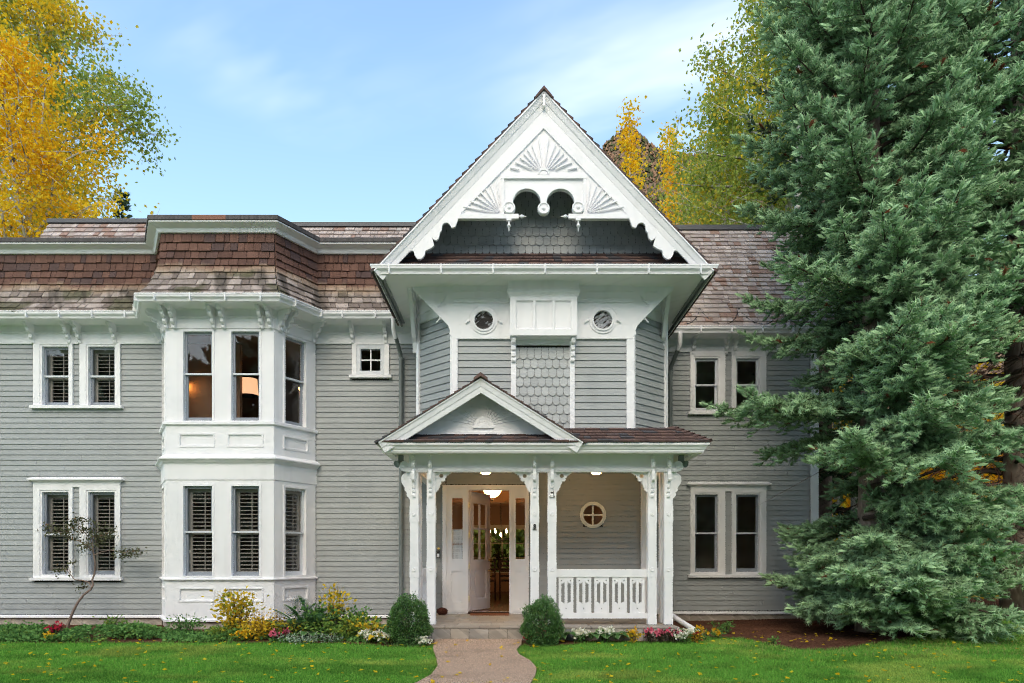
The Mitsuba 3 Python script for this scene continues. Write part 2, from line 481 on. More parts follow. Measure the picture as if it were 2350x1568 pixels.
def siding(wallkey, fr, s0, s1, z0, z1, holes=(), expo=EXPO, top_at=None):
    z, k = z0, 0
    while z < z1 - 0.02:
        zt = min(z + expo, z1)
        cuts = [(a, b) for a, b, c, d in holes if c < z + 0.6 * expo and d > z + 0.4 * expo]
        segs = [(s0, s1)]
        for a, b in cuts:
            segs = [q for x, y in segs for q in ((x, min(y, a)), (max(x, b), y)) if q[1] - q[0] > 0.02]
        cutsegs = []
        for a, b in segs:     # boards come in lengths, butted end to end
            while b - a > 3.4:
                c_ = a + 1.3 + 2.0 * rng.random(); cutsegs.append((a, c_ - 0.002)); a = c_ + 0.002
            cutsegs.append((a, b))
        for a, b in cutsegs:
            r = rng.random()
            gap = 0.013
            P = [fr.at(a, z + gap, 0.002), fr.at(b, z + gap, 0.002), fr.at(b, zt + 0.012, -0.016), fr.at(a, zt + 0.012, -0.016),
                 fr.at(a, z + gap, -0.028), fr.at(b, z + gap, -0.028), fr.at(b, zt + 0.012, -0.021), fr.at(a, zt + 0.012, -0.021)]
            BOARDS.append(((b - a), wallkey, P, (r, rng.random())))
        z += expo


def shingle_strip(roof, mat, A, B, C, D, w=0.16, lift=0.03, over=0.02, skip=None):
    """one course: A,B bottom left and right, D,C top left and right"""
    A, B, C, D = (np.asarray(q, float) for q in (A, B, C, D))
    L = np.linalg.norm(B - A)
    n = np.cross(B - A, D - A); n /= np.linalg.norm(n) + 1e-12
    if n[1] > 0.3 or n[2] < -0.2: n = -n
    cuts = [0.0]
    while cuts[-1] < L:
        cuts.append(cuts[-1] + w * rng.choice([0.6, 0.8, 0.95, 1.1, 1.3, 1.55]) * (0.92 + 0.16 * rng.random()))
    c = np.array(cuts) / cuts[-1]
    g = 0.0045 / L
    for a, b in zip(c[:-1] + g, c[1:] - g):
        dn = (D - A) / (np.linalg.norm(D - A) + 1e-9)
        o = over + 0.012 * (rng.random() - 0.5)
        lf = lift * (0.75 + 0.5 * rng.random())
        p0, p1 = A + (B - A) * a - dn * o, A + (B - A) * b - dn * o
        p3, p2 = D + (C - D) * a, D + (C - D) * b
        P = [p0 + n * lf, p1 + n * lf, p2 + n * 0.003, p3 + n * 0.003, p0, p1, p2 - n * 0.003, p3 - n * 0.003]
        if skip is not None and skip((P[0] + P[2]) / 2): continue
        SHINGLES.append((np.linalg.norm(p1 - p0) * np.linalg.norm(p3 - p0), roof, mat, P, (rng.random(), rng.random())))


SW = np.array([(0, 1, 2, 3)])

# ---- window builder


def window(fr, s0, s1, z0, z1, room=True, shutters=False, white_sash=False, split=0.5, jamb=0.035, sill=False, recess=0.05, face=0.0):
    """double-hung window; s0..z1 is the outside of the sash"""
    w = newkey('window', H)
    sm = 'm_sash_white' if white_sash else 'm_sash'
    j = MB()
    for a, b, c, d in ((s0 - jamb, s0, z0 - jamb, z1 + jamb), (s1, s1 + jamb, z0 - jamb, z1 + jamb), (s0, s1, z1, z1 + jamb), (s0, s1, z0 - jamb, z0)):
        j.fbox(fr, a, b, c, d, face + 0.014, 0.16)
    scene[w] = j_ply = None
    V, F = np.vstack(j.v), np.vstack(j.f)
    scene[w] = mikit.ply((V, F), 'm_white')
    zm = z0 + (z1 - z0) * split
    t = 0.045
    for top in (1, 0):
        a0, a1 = (zm - 0.015, z1) if top else (z0, zm + 0.015)
        f = face - recess + (0.0 if top else -0.035)
        bt = 0.03 if top else 0.075
        m = MB()
        m.fbox(fr, s0, s0 + t, a0, a1, f, 0.035).fbox(fr, s1 - t, s1, a0, a1, f, 0.035)
        m.fbox(fr, s0 + t, s1 - t, a1 - (t if top else 0.03), a1, f, 0.035).fbox(fr, s0 + t, s1 - t, a0, a0 + bt, f, 0.035)
        m.build('sash', sm, w)
        MB().quad(fr.at(s0 + t, a0 + bt, f - 0.015), fr.at(s1 - t, a0 + bt, f - 0.015), fr.at(s1 - t, a1 - t, f - 0.015), fr.at(s0 + t, a1 - t, f - 0.015)).build('pane', 'm_pane', w)
    MB().fbox(fr, s0 - 0.002, s1 + 0.002, zm - 0.016, zm + 0.018, face - recess + 0.012, 0.03).build('meeting_rail', 'm_sash_white', w)
    if shutters:
        m = MB(); f = face - 0.16
        wd = s1 - s0
        for a, b in ((s0, s0 + 0.09), (s1 - 0.06, s1)):
            m.fbox(fr, a, b, z0, z1, f, 0.03)
        for a, b in ((z0, z0 + 0.09), (zm - 0.05, zm + 0.05), (z1 - 0.10, z1)):
            m.fbox(fr, s0 + 0.09, s1 - 0.06, a, b, f, 0.03)
        m.build('shutter_frame', 'm_louvre', w)
        m = MB(); z = z0 + 0.12
        while z < z1 - 0.12:
            if not (zm - 0.07 < z < zm + 0.07):
                P = [fr.at(a, b, c) for c, b in ((f + 0.012, z), (f - 0.048, z + 0.012)) for a, b in ((s0 + 0.09, b), (s1 - 0.06, b), (s1 - 0.06, b + 0.008), (s0 + 0.09, b + 0.008))]
                m.hexa(P)
            z += 0.072
        m.fbox(fr, s0 + 0.62 * wd, s0 + 0.62 * wd + 0.012, z0 + 0.1, z1 - 0.1, f + 0.02, 0.008)
        tag(m.build('louvres', 'm_louvre', w), kind='stuff')
    return w


def room(poly, skip, z0, z1, mat, name='room'):
    m = MB()
    n = len(poly)
    for i in range(n):
        if i in skip: continue
        (xa, ya), (xb, yb) = poly[i], poly[(i + 1) % n]
        m.quad((xa, ya, z0), (xb, yb, z0), (xb, yb, z1), (xa, ya, z1))
    pg = trimesh.creation.triangulate_polygon(Polygon(poly), engine='earcut')
    for z in (z0, z1):
        m.add(np.c_[pg[0], np.full(len(pg[0]), z)], np.array(pg[1]))
    return m.build(name, mat, H)


def casing(fr, s0, s1, z0, z1, openings, crown=False, sill=True):
    g = sbox(s0, z0, s1, z1)
    for a, b, c, d in openings: g = g.difference(sbox(a, c, b, d))
    k = MB().plate(g, fr, 0.06, 0.03).build('window_casing', 'm_white', H)
    if sill: MB().fbox(fr, s0 - 0.05, s1 + 0.05, z0 - 0.055, z0, 0.075, 0.11).build('sill', 'm_white', k)
    if crown:
        m = MB()
        P = []
        for z, e, o in ((z1, 0.0, 0.04), (z1 + 0.03, 0.06, 0.09), (z1 + 0.035, 0.075, 0.115), (z1 + 0.055, 0.075, 0.115), (z1 + 0.095, 0.02, 0.04)):
            P.append((z, e, o))
        for (za, ea, oa), (zb, eb, ob) in zip(P[:-1], P[1:]):
            q = [fr.at(s0 - ea, za, oa), fr.at(s1 + ea, za, oa), fr.at(s1 + eb, zb, ob), fr.at(s0 - eb, zb, ob),
                 fr.at(s0 - ea, za, -0.02), fr.at(s1 + ea, za, -0.02), fr.at(s1 + eb, zb, -0.02), fr.at(s0 - eb, zb, -0.02)]
            m.hexa(q)
        m.build('crown', 'm_white', k)


# ---- left wing wall
ZF = 5.60           # underside of the frieze
lw_u = [(fx(97, YW), fx(158, YW)), (fx(203, YW), fx(264, YW))]
zu0, zu1, zl0, zl1 = 4.40, 5.545, 1.085, 2.70
holesW = [(a - .035, b + .035, zu0 - .035, zu1 + .035) for a, b in lw_u] + [(a - .035, b + .035, zl0 - .035, zl1 + .035) for a, b in lw_u]
sw0, sw1 = (fx(807, YW), fx(893, YW)), (fx(866, YW), fx(795, YW))
smallwin = (fx(822, YW), fx(878, YW), fz(857, YW), fz(796, YW))
g = sbox(-12.6, 0.2, -6.86, 6.0)
for a, b, c, d in holesW: g = g.difference(sbox(a, c, b, d))
k = wall(fW, g)
cs0, cs1 = fx(78, YW), fx(277, YW)
gap0, gap1 = fx(168, YW), fx(184, YW)
siding(k, fW, -11.4, -6.85, 0.30, ZF, [(cs0, gap0, 4.33, 5.62), (gap1, cs1, 4.33, 5.62), (cs0, gap0, 0.975, 2.80), (gap1, cs1, 0.975, 2.80), (cs0, cs1, 2.795, 2.9)])
for a, b, c in ((cs0, gap0, 0), (gap1, cs1, 1)):
    pass
casing(fW, cs0, cs1, 4.385, ZF, [h for h in holesW[:2]] + [(gap0, gap1, 4.39, 5.7)])
casing(fW, cs0, cs1, 1.03, 2.893, [h for h in holesW[2:]] + [(gap0, gap1, 1.035, 2.795)], crown=True)
for a, b in lw_u:
    window(fW, a, b, zu0, zu1, shutters=True)
    window(fW, a, b, zl0, zl1, shutters=True, split=0.49)
room([(-10.6, 13.6), (-7.1, 13.6), (-7.1, 16.5), (-10.6, 16.5)], [0], 0.4, 2.95, 'm_room')
room([(-10.6, 13.6), (-7.1, 13.6), (-7.1, 16.5), (-10.6, 16.5)], [0], 3.3, 5.9, 'm_room')

# ---- wall between the bay and the entry, and the wall behind the porch
swin = (smallwin[0] - .035, smallwin[1] + .035, smallwin[2] - .035, smallwin[3] + .035)
g = sbox(-3.85, 0.2, 2.70, 6.0)
door_x0, door_x1 = fx(1015, 13.37), fx(1213, 13.37)
opening = sbox(door_x0 + 0.06, 0.3, door_x1 - 0.06, 2.80)
rw_c, rw_r = (fx(1360, YD), fz(1182, YD)), 0.205
g = g.difference(sbox(*[swin[i] for i in (0, 2, 1, 3)])).difference(opening).difference(Point(*rw_c).buffer(rw_r, 24))
k = wall(fW, g)
siding(k, fW, -3.83, -1.30, 0.30, ZF, [(fx(807, YW), fx(893, YW), fz(869, YW), 5.7)])
siding(k, fW, -1.285, 2.70, 0.345, 3.10, [(door_x0, door_x1, 0.2, 2.84), (rw_c[0] - 0.19, rw_c[0] + 0.19, rw_c[1] - 0.19, rw_c[1] + 0.19)])
casing(fW, fx(808, YW), fx(893, YW), fz(862, YW), ZF, [swin])
w = newkey('window', H)
m = MB()
a, b, c, d = smallwin
for q in ((a - .035, a + .045, c - .035, d + .035), (b - .045, b + .035, c - .035, d + .035), (a + .045, b - .045, d - .045, d + .035), (a + .045, b - .045, c - .035, c + .045)): m.fbox(fW, *q, 0.012, 0.12)
scene[w] = mikit.ply((np.vstack(m.v), np.vstack(m.f)), 'm_sash_white')
m = MB(); xm, zm = (a + b) / 2, (c + d) / 2
m.fbox(fW, xm - .012, xm + .012, c + .045, d - .045, -0.01, 0.03).fbox(fW, a + .045, xm - .012, zm - .012, zm + .012, -0.012, 0.026).fbox(fW, xm + .012, b - .045, zm - .012, zm + .012, -0.012, 0.026)
m.build('muntin', 'm_white', w)
for x0, x1 in ((a + .045, xm - .012), (xm + .012, b - .045)):
    for z0, z1 in ((c + .045, zm - .012), (zm + .012, d - .045)):
        MB().quad(*[(x, YW + 0.03, z) for x, z in ((x0, z0), (x1, z0), (x1, z1), (x0, z1))]).build('pane', 'm_pane', w)
room([(-3.3, 13.6), (-2.0, 13.6), (-2.0, 15.2), (-3.3, 15.2)], [0], 4.2, 5.9, 'm_room_wall')
# round window on the porch
w = newkey('round_window', H)
ring = Point(*rw_c).buffer(fx(1390, YD) - rw_c[0], 32).difference(Point(*rw_c).buffer(rw_r - 0.005, 32))
m = MB().plate(ring, fD, 0.09, 0.035)
m.plate(Point(*rw_c).buffer(rw_r + 0.022, 32).difference(Point(*rw_c).buffer(rw_r - 0.012, 32)), fD, 0.05, 0.05)
scene[w] = mikit.ply((np.vstack(m.v), np.vstack(m.f)), 'm_cream', smooth=30)
cross = sbox(rw_c[0] - .016, rw_c[1] - rw_r, rw_c[0] + .016, rw_c[1] + rw_r).union(sbox(rw_c[0] - rw_r, rw_c[1] - .016, rw_c[0] + rw_r, rw_c[1] + .016))
MB().plate(cross, fD, 0.03, 0.0).build('muntin', 'm_cream', w)
for sx in (-1, 1):
    for sz in (-1, 1):
        q = Point(*rw_c).buffer(rw_r, 24).intersection(sbox(*sorted((rw_c[0] + sx * .016, rw_c[0] + sx * .3)) [:1], rw_c[1] - .3, sorted((rw_c[0] + sx * .016, rw_c[0] + sx * .3))[1], rw_c[1] + .3)).intersection(sbox(rw_c[0] - .3, min(rw_c[1] + sz * .016, rw_c[1] + sz * .3), rw_c[0] + .3, max(rw_c[1] + sz * .016, rw_c[1] + sz * .3)))
        pv = np.array(q.exterior.coords)[:-1]
        tv, tf = trimesh.creation.triangulate_polygon(q, engine='earcut')
        MB().add(np.c_[tv[:, 0], np.full(len(tv), YD + 0.015), tv[:, 1]], np.array(tf)).build('pane', 'm_pane', w)

# ---- right wing
rz = [(1.118, 2.73), (4.47, 5.56)]
rw = [(fx(1594, YR), fx(1647, YR)), (fx(1688, YR), fx(1741, YR))]
holesR = [(a - .035, b + .035, z0 - .035, z1 + .035) for a, b in rw for z0, z1 in rz]
g = sbox(2.4, 0.2, 6.3, 6.05)
for a, b, c, d in holesR: g = g.difference(sbox(a, c, b, d))
k = wall(fR, g)
ca, cb, cc, cd = fx(1583, YR), fx(1663, YR), fx(1678, YR), fx(1757, YR)
siding(k, fR, 2.55, 6.2, 0.305, 5.68, [(ca, cb, 4.40, 5.7), (cc, cd, 4.40, 5.7), (ca, cb, 1.02, 2.80), (cc, cd, 1.02, 2.80), (ca, cd, 2.795, 2.9)])
casing(fR, ca, cd, 4.44, 5.70, [h for h in holesR if h[2] > 3] + [(cb, cc, 4.445, 5.8)])
casing(fR, ca, cd, 1.06, 2.893, [h for h in holesR if h[2] < 3] + [(cb, cc, 1.065, 2.795)], crown=True)
for a, b in rw:
    window(fR, a, b, *rz[0])
    window(fR, a, b, *rz[1], white_sash=True)
room([(3.5, 14.45), (6.1, 14.45), (6.1, 17), (3.5, 17)], [0], 0.4, 2.95, 'm_room')
room([(3.5, 14.45), (6.1, 14.45), (6.1, 17), (3.5, 17)], [0], 3.3, 6.0, 'm_room')
MB().box(6.2, 6.36, YR - 0.03, YR + 0.14, 0.25, 5.75).build('corner_board', 'm_white', H)
MB().box(6.26, 6.34, YR + 0.14, 19.0, 0.2, 6.0).build('wall', 'm_siding', H)

# ---- the two-storey bay


def bay_face(fr, s0, s1, wins, panels, w_shut, split):
    L = sbox(s0, 0.28, s1, 5.62)
    for a, b, c, d in wins: L = L.difference(sbox(a - .035, c - .035, b + .035, d + .035))
    for a, b, c, d in panels: L = L.difference(sbox(a, c, b, d))
    k = MB().plate(L, fr, 0.10, 0.0).build('bay_face', 'm_white', H)
    for a, b, c, d in panels:
        m = MB().fbox(fr, a, b, c, d, -0.022, 0.06)
        for q in ((a - .03, b + .03, d, d + .028), (a - .03, b + .03, c - .028, c), (a - .03, a, c, d), (b, b + .03, c, d)): m.fbox(fr, *q, 0.014, 0.03)
        m.build('panel', 'm_white', k)
    for i, (a, b, c, d) in enumerate(wins):
        window(fr, a, b, c, d, shutters=(c < 3), split=split if c > 3 else 0.49, white_sash=(fr is fBR and c < 3))


bx = [(fx(421, YB), fx(487, YB)), (fx(531, YB), fx(595, YB))]
pz = [(0.64, 0.845), (3.47, 3.67)]
bz = [(1.086, 2.73), (3.923, 5.555)]
bay_face(fB, WING[2][0], WING[3][0], [(a, b, *z) for a, b in bx for z in bz], [(fx(413, YB), fx(489, YB), *z) for z in pz] + [(fx(524, YB), fx(600, YB), *z) for z in pz], True, 0.53)
Lf = fBR.len
bay_face(fBR, 0, Lf, [(0.255, 0.755, *z) for z in bz], [(0.24, 0.79, *z) for z in pz], True, 0.53)
bay_face(fBL, 0, Lf, [(0.255, 0.755, *z) for z in bz], [(0.24, 0.79, *z) for z in pz], True, 0.53)
BAYP = [(-6.86, 13.42)] + WING[2:4] + [(-3.83, 13.42)]
bayin = [(-6.9, 13.55), (-6.23, 12.66), (-4.46, 12.66), (-3.79, 13.55), (-3.45, 13.6), (-3.45, 16.6), (-7.05, 16.6), (-7.05, 13.6)]
room(bayin, [0, 1, 2], 0.4, 2.95, 'm_room')
room(bayin, [0, 1, 2], 3.35, 5.8, 'm_room_warm')
for nm, prof in (('base_trim', [(-.01, .25), (.035, .25), (.035, .285), (.015, .305), (-.01, .305)]),
                 ('sill_band', [(-.01, 1.0), (.03, 1.0), (.05, 1.015), (.05, 1.035), (.0, 1.05), (-.01, 1.05)]),
                 ('frieze_band', [(-.01, 2.845), (.016, 2.845), (.016, 3.15), (-.01, 3.15)]),
                 ('belt_cornice', [(-.01, 3.13), (.02, 3.13), (.03, 3.15), (.05, 3.16), (.07, 3.19), (.10, 3.205), (.115, 3.215), (.115, 3.235), (.02, 3.30), (-.01, 3.30)]),
                 ('sill_band', [(-.01, 3.845), (.03, 3.845), (.045, 3.855), (.045, 3.90), (-.01, 3.90)]),
                 ('frieze_band', [(-.01, 5.61), (.022, 5.61), (.022, 5.80), (-.01, 5.80)])):
    MB().sweep(BAYP, prof).build(nm, 'm_white', H)

# ---- friezes, soffits, gutters, cornices that follow the wing and the bay
BASE1, BASE2 = [(-12.6, YW), (-6.80, YW)], [(-3.90, YW), (-1.2, YW)]
for p in (BASE1, BASE2, RWING):
    MB().sweep(p, [(-.02, .245), (.04, .245), (.04, .275), (.02, .30), (-.02, .30)]).build('base_trim', 'm_white', H)
for p, dz in (([(-12.6, YW), (-6.84, YW)], 0.0), ([(-3.86, YW), (-1.2, YW)], 0.0), (RWING, 0.09)):
    MB().sweep(p, [(-.02, ZF - .005 + dz), (.025, ZF - .005 + dz), (.025, 5.80 + dz * .6), (-.02, 5.80 + dz * .6)]).build('frieze_board', 'm_white', H)
for p in (WING, RWING):
    MB().sweep(p, [(-.02, 5.79), (.03, 5.79), (.045, 5.80), (.045, 5.825), (.03, 5.84), (.03, 5.92), (.06, 5.955), (-.02, 5.955)]).build('frieze_moulding', 'm_white', H)
    MB().sweep(p, [(-.03, 5.95), (.40, 5.95), (.42, 5.99), (.42, 6.03), (-.03, 6.03)]).build('soffit', 'm_white', H)
    gk = MB().sweep(p, [(.40, 5.965), (.43, 5.94), (.445, 5.945), (.452, 5.965), (.462, 5.985), (.485, 6.0), (.50, 6.02), (.50, 6.045), (.512, 6.05), (.512, 6.07), (.49, 6.07), (.48, 6.00), (.41, 5.98)]).build('gutter', 'm_white', H)
    # gutter straps
    q = offset_path(p, 0.515)
    for a, b in zip(q[:-1], q[1:]):
        L = np.linalg.norm(b - a); e = (b - a) / L
        for s in np.arange(0.35, L, 0.62):
            c = a + e * s; nn = np.array([e[1], -e[0]])
            P = [(*(c + e * t + nn * o), z) for o in (0.004, -0.09) for t, z in ((-.009, 5.945), (.009, 5.945), (.009, 6.078), (-.009, 6.078))]
            MB().hexa([np.array(x) for x in P]).build('strap', 'm_white', gk)
PROF = [(.47, 6.05), (.365, 6.165), (.275, 6.30), (.205, 6.44), (.155, 6.58), (.12, 6.72), (.10, 6.86), (.088, 7.0), (.08, 7.16), (.075, 7.325)]
roofk = MB().sweep(WING, [(o - .02, z) for o, z in PROF] + [(-.2, 7.3), (-.2, 6.05)]).build('mansard_roof', 'm_joint', H)
offs = [offset_path(WING, o) for o, z in PROF]
for i in range(len(PROF) - 1):
    for j in range(len(WING) - 1):
        A, B, C, D = (*offs[i][j], PROF[i][1]), (*offs[i][j + 1], PROF[i][1]), (*offs[i + 1][j + 1], PROF[i + 1][1]), (*offs[i + 1][j], PROF[i + 1][1])
        shingle_strip(roofk, 'm_shingle', A, B, C, D, w=0.165, lift=0.034, skip=lambda q: q[0] < -10.6 or q[0] > -1.55)
MB().sweep(WING, [(.04, 7.312), (.125, 7.312), (.14, 7.34), (.155, 7.372), (.285, 7.43), (.285, 7.45), (.04, 7.45)]).build('cornice', 'm_white', H)
MB().sweep(WING, [(-.05, 7.452), (.295, 7.452), (.305, 7.46), (.305, 7.535), (.28, 7.55), (-.05, 7.56)]).build('parapet_cap', 'm_roofcap', H)
# flat deck behind the parapets and the steep upper roofs
MB().box(-12.6, 3.0, 13.35, 17.0, 7.40, 7.50).box(-6.4, -4.3, 12.5, 13.35, 7.40, 7.50).build('deck', 'm_roofedge', H)


def upper_roof(x0, x1, ya, za, yb, zb, mat, n, capz, side=True):
    m = MB()
    m.hexa([np.array(q) for q in ((x0, ya + .02, za), (x1, ya + .02, za), (x1, yb + .02, zb), (x0, yb + .02, zb), (x0, 18, za), (x1, 18, za), (x1, 18, zb), (x0, 18, zb))])
    k = m.build('upper_roof', 'm_joint', H)
    for i in range(n):
        t0, t1 = i / n, (i + 1) / n
        A, B = (x0, ya + (yb - ya) * t0, za + (zb - za) * t0), (x1, ya + (yb - ya) * t0, za + (zb - za) * t0)
        D, C = (x0, ya + (yb - ya) * t1, za + (zb - za) * t1), (x1, ya + (yb - ya) * t1, za + (zb - za) * t1)
        shingle_strip(k, mat, A, B, C, D, w=0.15, lift=0.03)
    MB().box(x0 - .03, x1 + .03, yb - 0.05, 18.1, zb + 0.005, zb + capz).build('ridge_cap', 'm_roofedge', k)


upper_roof(fx(97, 13.8), -6.55, 13.52, 7.50, 14.02, 8.25, 'm_shingle_grey', 6, 0.085)
upper_roof(-6.5, 0.0, 13.52, 7.50, 13.99, 8.16, 'm_shingle_grey', 6, 0.085)
upper_roof(2.2, 6.6, 13.78, 6.07, 15.62, 8.87, 'm_shingle_grey', 23, 0.11)

# ---- corbels under the eaves
CORB = [(0, 5.60), (.03, 5.59), (.055, 5.605), (.06, 5.64), (.045, 5.665), (.085, 5.67), (.115, 5.70), (.115, 5.74), (.095, 5.765), (.16, 5.775), (.20, 5.81), (.205, 5.845), (.185, 5.865), (.25, 5.875), (.29, 5.905), (.30, 5.95), (0, 5.95)]


def corbel(base, n, prof=CORB, w=0.06, name='corbel', scale=1.0, zoff=0.0, parent=H):
    base, n = np.asarray(base, float), np.asarray(n, float)
    r = np.cross(n, [0, 0, 1.0])
    f = Frame((0, 0), (1, 0)); f.o = base + r * w / 2; f.r = n; f.n = r
    g = Polygon([(a * scale, b + zoff) for a, b in prof])
    return MB().plate(g, f, w).build(name, 'm_white', parent)


for x in (78, 161, 185, 266): corbel((fx(x, YW), YW, 0), (0, -1, 0))
for x in (810, 886): corbel((fx(x, YW), YW, 0), (0, -1, 0))
for x in (384, 402, 492, 515, 602, 622): corbel((fx(x, YB), YB - .02, 0), (0, -1, 0))
for fr, ss in ((fBR, (0.1, 0.26, 0.93)), (fBL, (0.1, 0.75, 0.91))):
    for s in ss: corbel(fr.at(s, 0, 0.02), fr.n)
for x in (1589, 1664, 1684.5, 1757): corbel((fx(x, YR), YR, 0.04), (0, -1, 0))

# ---- foundation stones
for p, Y, step in (((-12.0, -6.85), YW, 0.78), ((-3.85, -1.4), YW, 0.9), ((2.9, 6.3), YR, 0.8)):
    x = p[0]
    MB().box(p[0], p[1], Y + .03, Y + .3, -.2, .25).build('foundation', 'm_grout', H)
    fk = f'house__foundation' + ('' if _used['house__foundation'] == 1 else f"_{_used['house__foundation'] - 1:03d}")
    while x < p[1] - .05:
        e = min(x + step * (.8 + .4 * rng.random()), p[1])
        MB().box(x + .004, e - .004, Y + .01, Y + .06, -.2, .243, uv=(rng.random() * .6 + .2, rng.random())).build('stone_block', 'm_stone', fk, useuv=True)
        x = e
MB().sweep(BAYP, [(-.14, -.2), (-.02, -.2), (-.02, .249), (-.14, .249)], uv=(.5, .3)).build('bay_foundation', 'm_stone', H, useuv=True)

# ------------------------------------------------------------------ entry tower
def tx(x, Y=YT): return fx(x, Y)


ZT0, ZT1 = 3.55, 6.0
g = sbox(TX0, ZT0, TX1, 8.9).intersection(Polygon([(TX0, 3), (TX1, 3), (TX1, 6.6), (2.9, 6.5), (.505, 8.75), (-1.9, 6.5), (TX0, 6.6)]))
g = Polygon([(TX0, ZT0), (TX1, ZT0), (TX1, 6.42), (2.75, 6.42), (.505, 8.72), (-1.75, 6.42), (TX0, 6.42)])
rwin = [(tx(1110), fz(738, YT)), (tx(1382), fz(737, YT))]
for c in rwin: g = g.difference(Point(*c).buffer(.165, 20))
kT = wall(fT, g)
gk = wall(fTL, sbox(0, ZT0, fTL.len, 6.0)); gk2 = wall(fTR, sbox(0, ZT0, fTR.len, 6.0))
pl0, pl1 = tx(1184), tx(1307)
siding(kT, fT, tx(1050), tx(1172), ZT0, 5.10, expo=0.1175)
siding(kT, fT, tx(1318), tx(1437), ZT0, 5.10, expo=0.1175)
siding(gk, fTL, 0.03, fTL.len - .02, ZT0, 5.60, expo=0.1175)
siding(gk2, fTR, 0.02, fTR.len - .03, ZT0, 5.60, expo=0.1175)
# side walls of the tower running back to the wings
MB().box(TXB0, TXB0 + .1, TYB, 13.36, ZT0, 6.0).build('wall', 'm_siding', H)
MB().box(TXB1 - .1, TXB1, TYB, 14.3, ZT0, 6.0).box(2.60, 2.72, 13.37, 14.3, .2, ZT0).build('wall', 'm_siding', H)
for fr in (fTL, fTR):
    MB().fbox(fr, 0, fr.len, 5.55, 5.95, 0.012, 0.05).fbox(fr, 0, fr.len, 5.70, 5.73, 0.03, 0.02).build('frieze_board', 'm_white', H)
m = MB()
for a, b, fr, q in ((1036, 1050, fTL, (fTL.len - .02, fTL.len + .012)), (1437, 1454, fTR, (-.012, .02))):
    MB().box(tx(a), tx(b), YT - .03, YT + .06, ZT0, 5.12).fbox(fr, *q, ZT0, 5.2, .028, .06).build('corner_board', 'm_white', H)
for fr, s in ((fTL, (-.03, .035)), (fTR, (fTR.len - .035, fTR.len + .03))):
    MB().fbox(fr, *s, ZT0, 5.95, .03, .08).build('corner_board', 'm_white', H)
m = MB()
for a, b in ((1172, 1184), (1307, 1318)): m.box(tx(a), tx(b), YT - .03, YT + .05, ZT0, 5.14)
m.box(tx(1184), tx(1307), YT - .028, YT + .05, fz(793, YT), 5.2)
m.build('panel_trim', 'm_white', H)

SCALLOP = Polygon([(-.5, .35)] + [(-.5 * math.cos(t), -.5 * math.sin(t)) for t in np.linspace(0, math.pi, 9)] + [(.5, .35)])


def scallops(parent, fr, inside, x0, x1, z0, z1, pitch, row):
    k, z = 0, z0
    while z < z1:
        x = x0 + (k % 2) * pitch / 2
        while x < x1 + pitch:
            if inside(x, z):
                wd = pitch * 0.955
                pts = [(x + a * wd, z + wd / 2 + b * wd) for a, b in list(SCALLOP.exterior.coords)[:-1]]
                pts[0] = (pts[0][0], z + row + .05); pts[-1] = (pts[-1][0], z + row + .05)
                fo = [0.030 - 0.027 * min(1, (q[1] - z) / (row + .05)) for q in pts]
                n = len(pts)
                V = [fr.at(q[0], q[1], f) for q, f in zip(pts, fo)] + [fr.at(q[0], q[1], f - 0.014) for q, f in zip(pts, fo)]
                F = [(0, i, i + 1) for i in range(1, n - 1)] + sum([[(i, i + n, (i + 1) % n + n), (i, (i + 1) % n + n, (i + 1) % n)] for i in range(n)], [])
                m = MB(); m.add(V, F, (rng.random(), rng.random()))
                if fr is fT and False: pass
                m.build('scallop_shingle', 'm_scallop', parent, useuv=True)
            x += pitch
        z += row; k += 1


scallops(kT, fT, lambda x, z: pl0 - .05 < x < pl1 + .05 and not (z < 4.3 and x < .505 and False), pl0, pl1 - .06, 3.52, fz(800, YT) - .06, .122, .153)
scallops(kT, fT, lambda x, z: abs(x - .505) < (8.78 - z) / 1.042 - .15 and (z < 7.25 or abs(x - .505) < .75), -1.75, 2.75, 6.50, 7.75, .1195, .151)

# white band with round windows and the spandrels that carry the eaves
yP = flat(YT)
pts = [(945, 657), (1548, 657), (1541, 668), (1462, 748), (1457, 760), (1459, 768), (1451, 776), (1451, 779), (1039, 779), (1039, 776), (1031, 768), (1033, 760), (1028, 748), (950, 668)]
g = Polygon([(tx(a), fz(b, YT)) for a, b in pts])
for c in rwin: g = g.difference(Point(*c).buffer(.17, 24))
tri = [[(985, 672), (1016, 672), (1000, 698)], [(1024, 680), (1024, 735), (1004, 705)]]
for t in tri + [[(2 * 1246.5 - a, b) for a, b in t] for t in tri]:
    g = g.difference(Polygon([(tx(a), fz(b, YT)) for a, b in t]))
bandk = MB().plate(g, fT, .05, .035).build('spandrel_band', 'm_white', H)
MB().plate(Polygon([(tx(a), fz(b, YT)) for a, b in ((960, 662), (1533, 662), (1462, 742), (1452, 776), (1040, 776), (1030, 742))]).difference(unary_union([Point(*c).buffer(.17, 24) for c in rwin])), fT, .012, .012).build('backing', 'm_white', bandk)
for a, b in ((1040, 1170), (1324, 1453)):
    m = MB()
    m.fbox(fT, tx(a), tx(b), fz(697, YT), fz(657, YT), .06, .03).fbox(fT, tx(a), tx(b), fz(688, YT), fz(684, YT), .075, .02).fbox(fT, tx(a), tx(b), fz(673, YT), fz(658, YT), .085, .03)
    m.build('frieze_box', 'm_white', bandk)
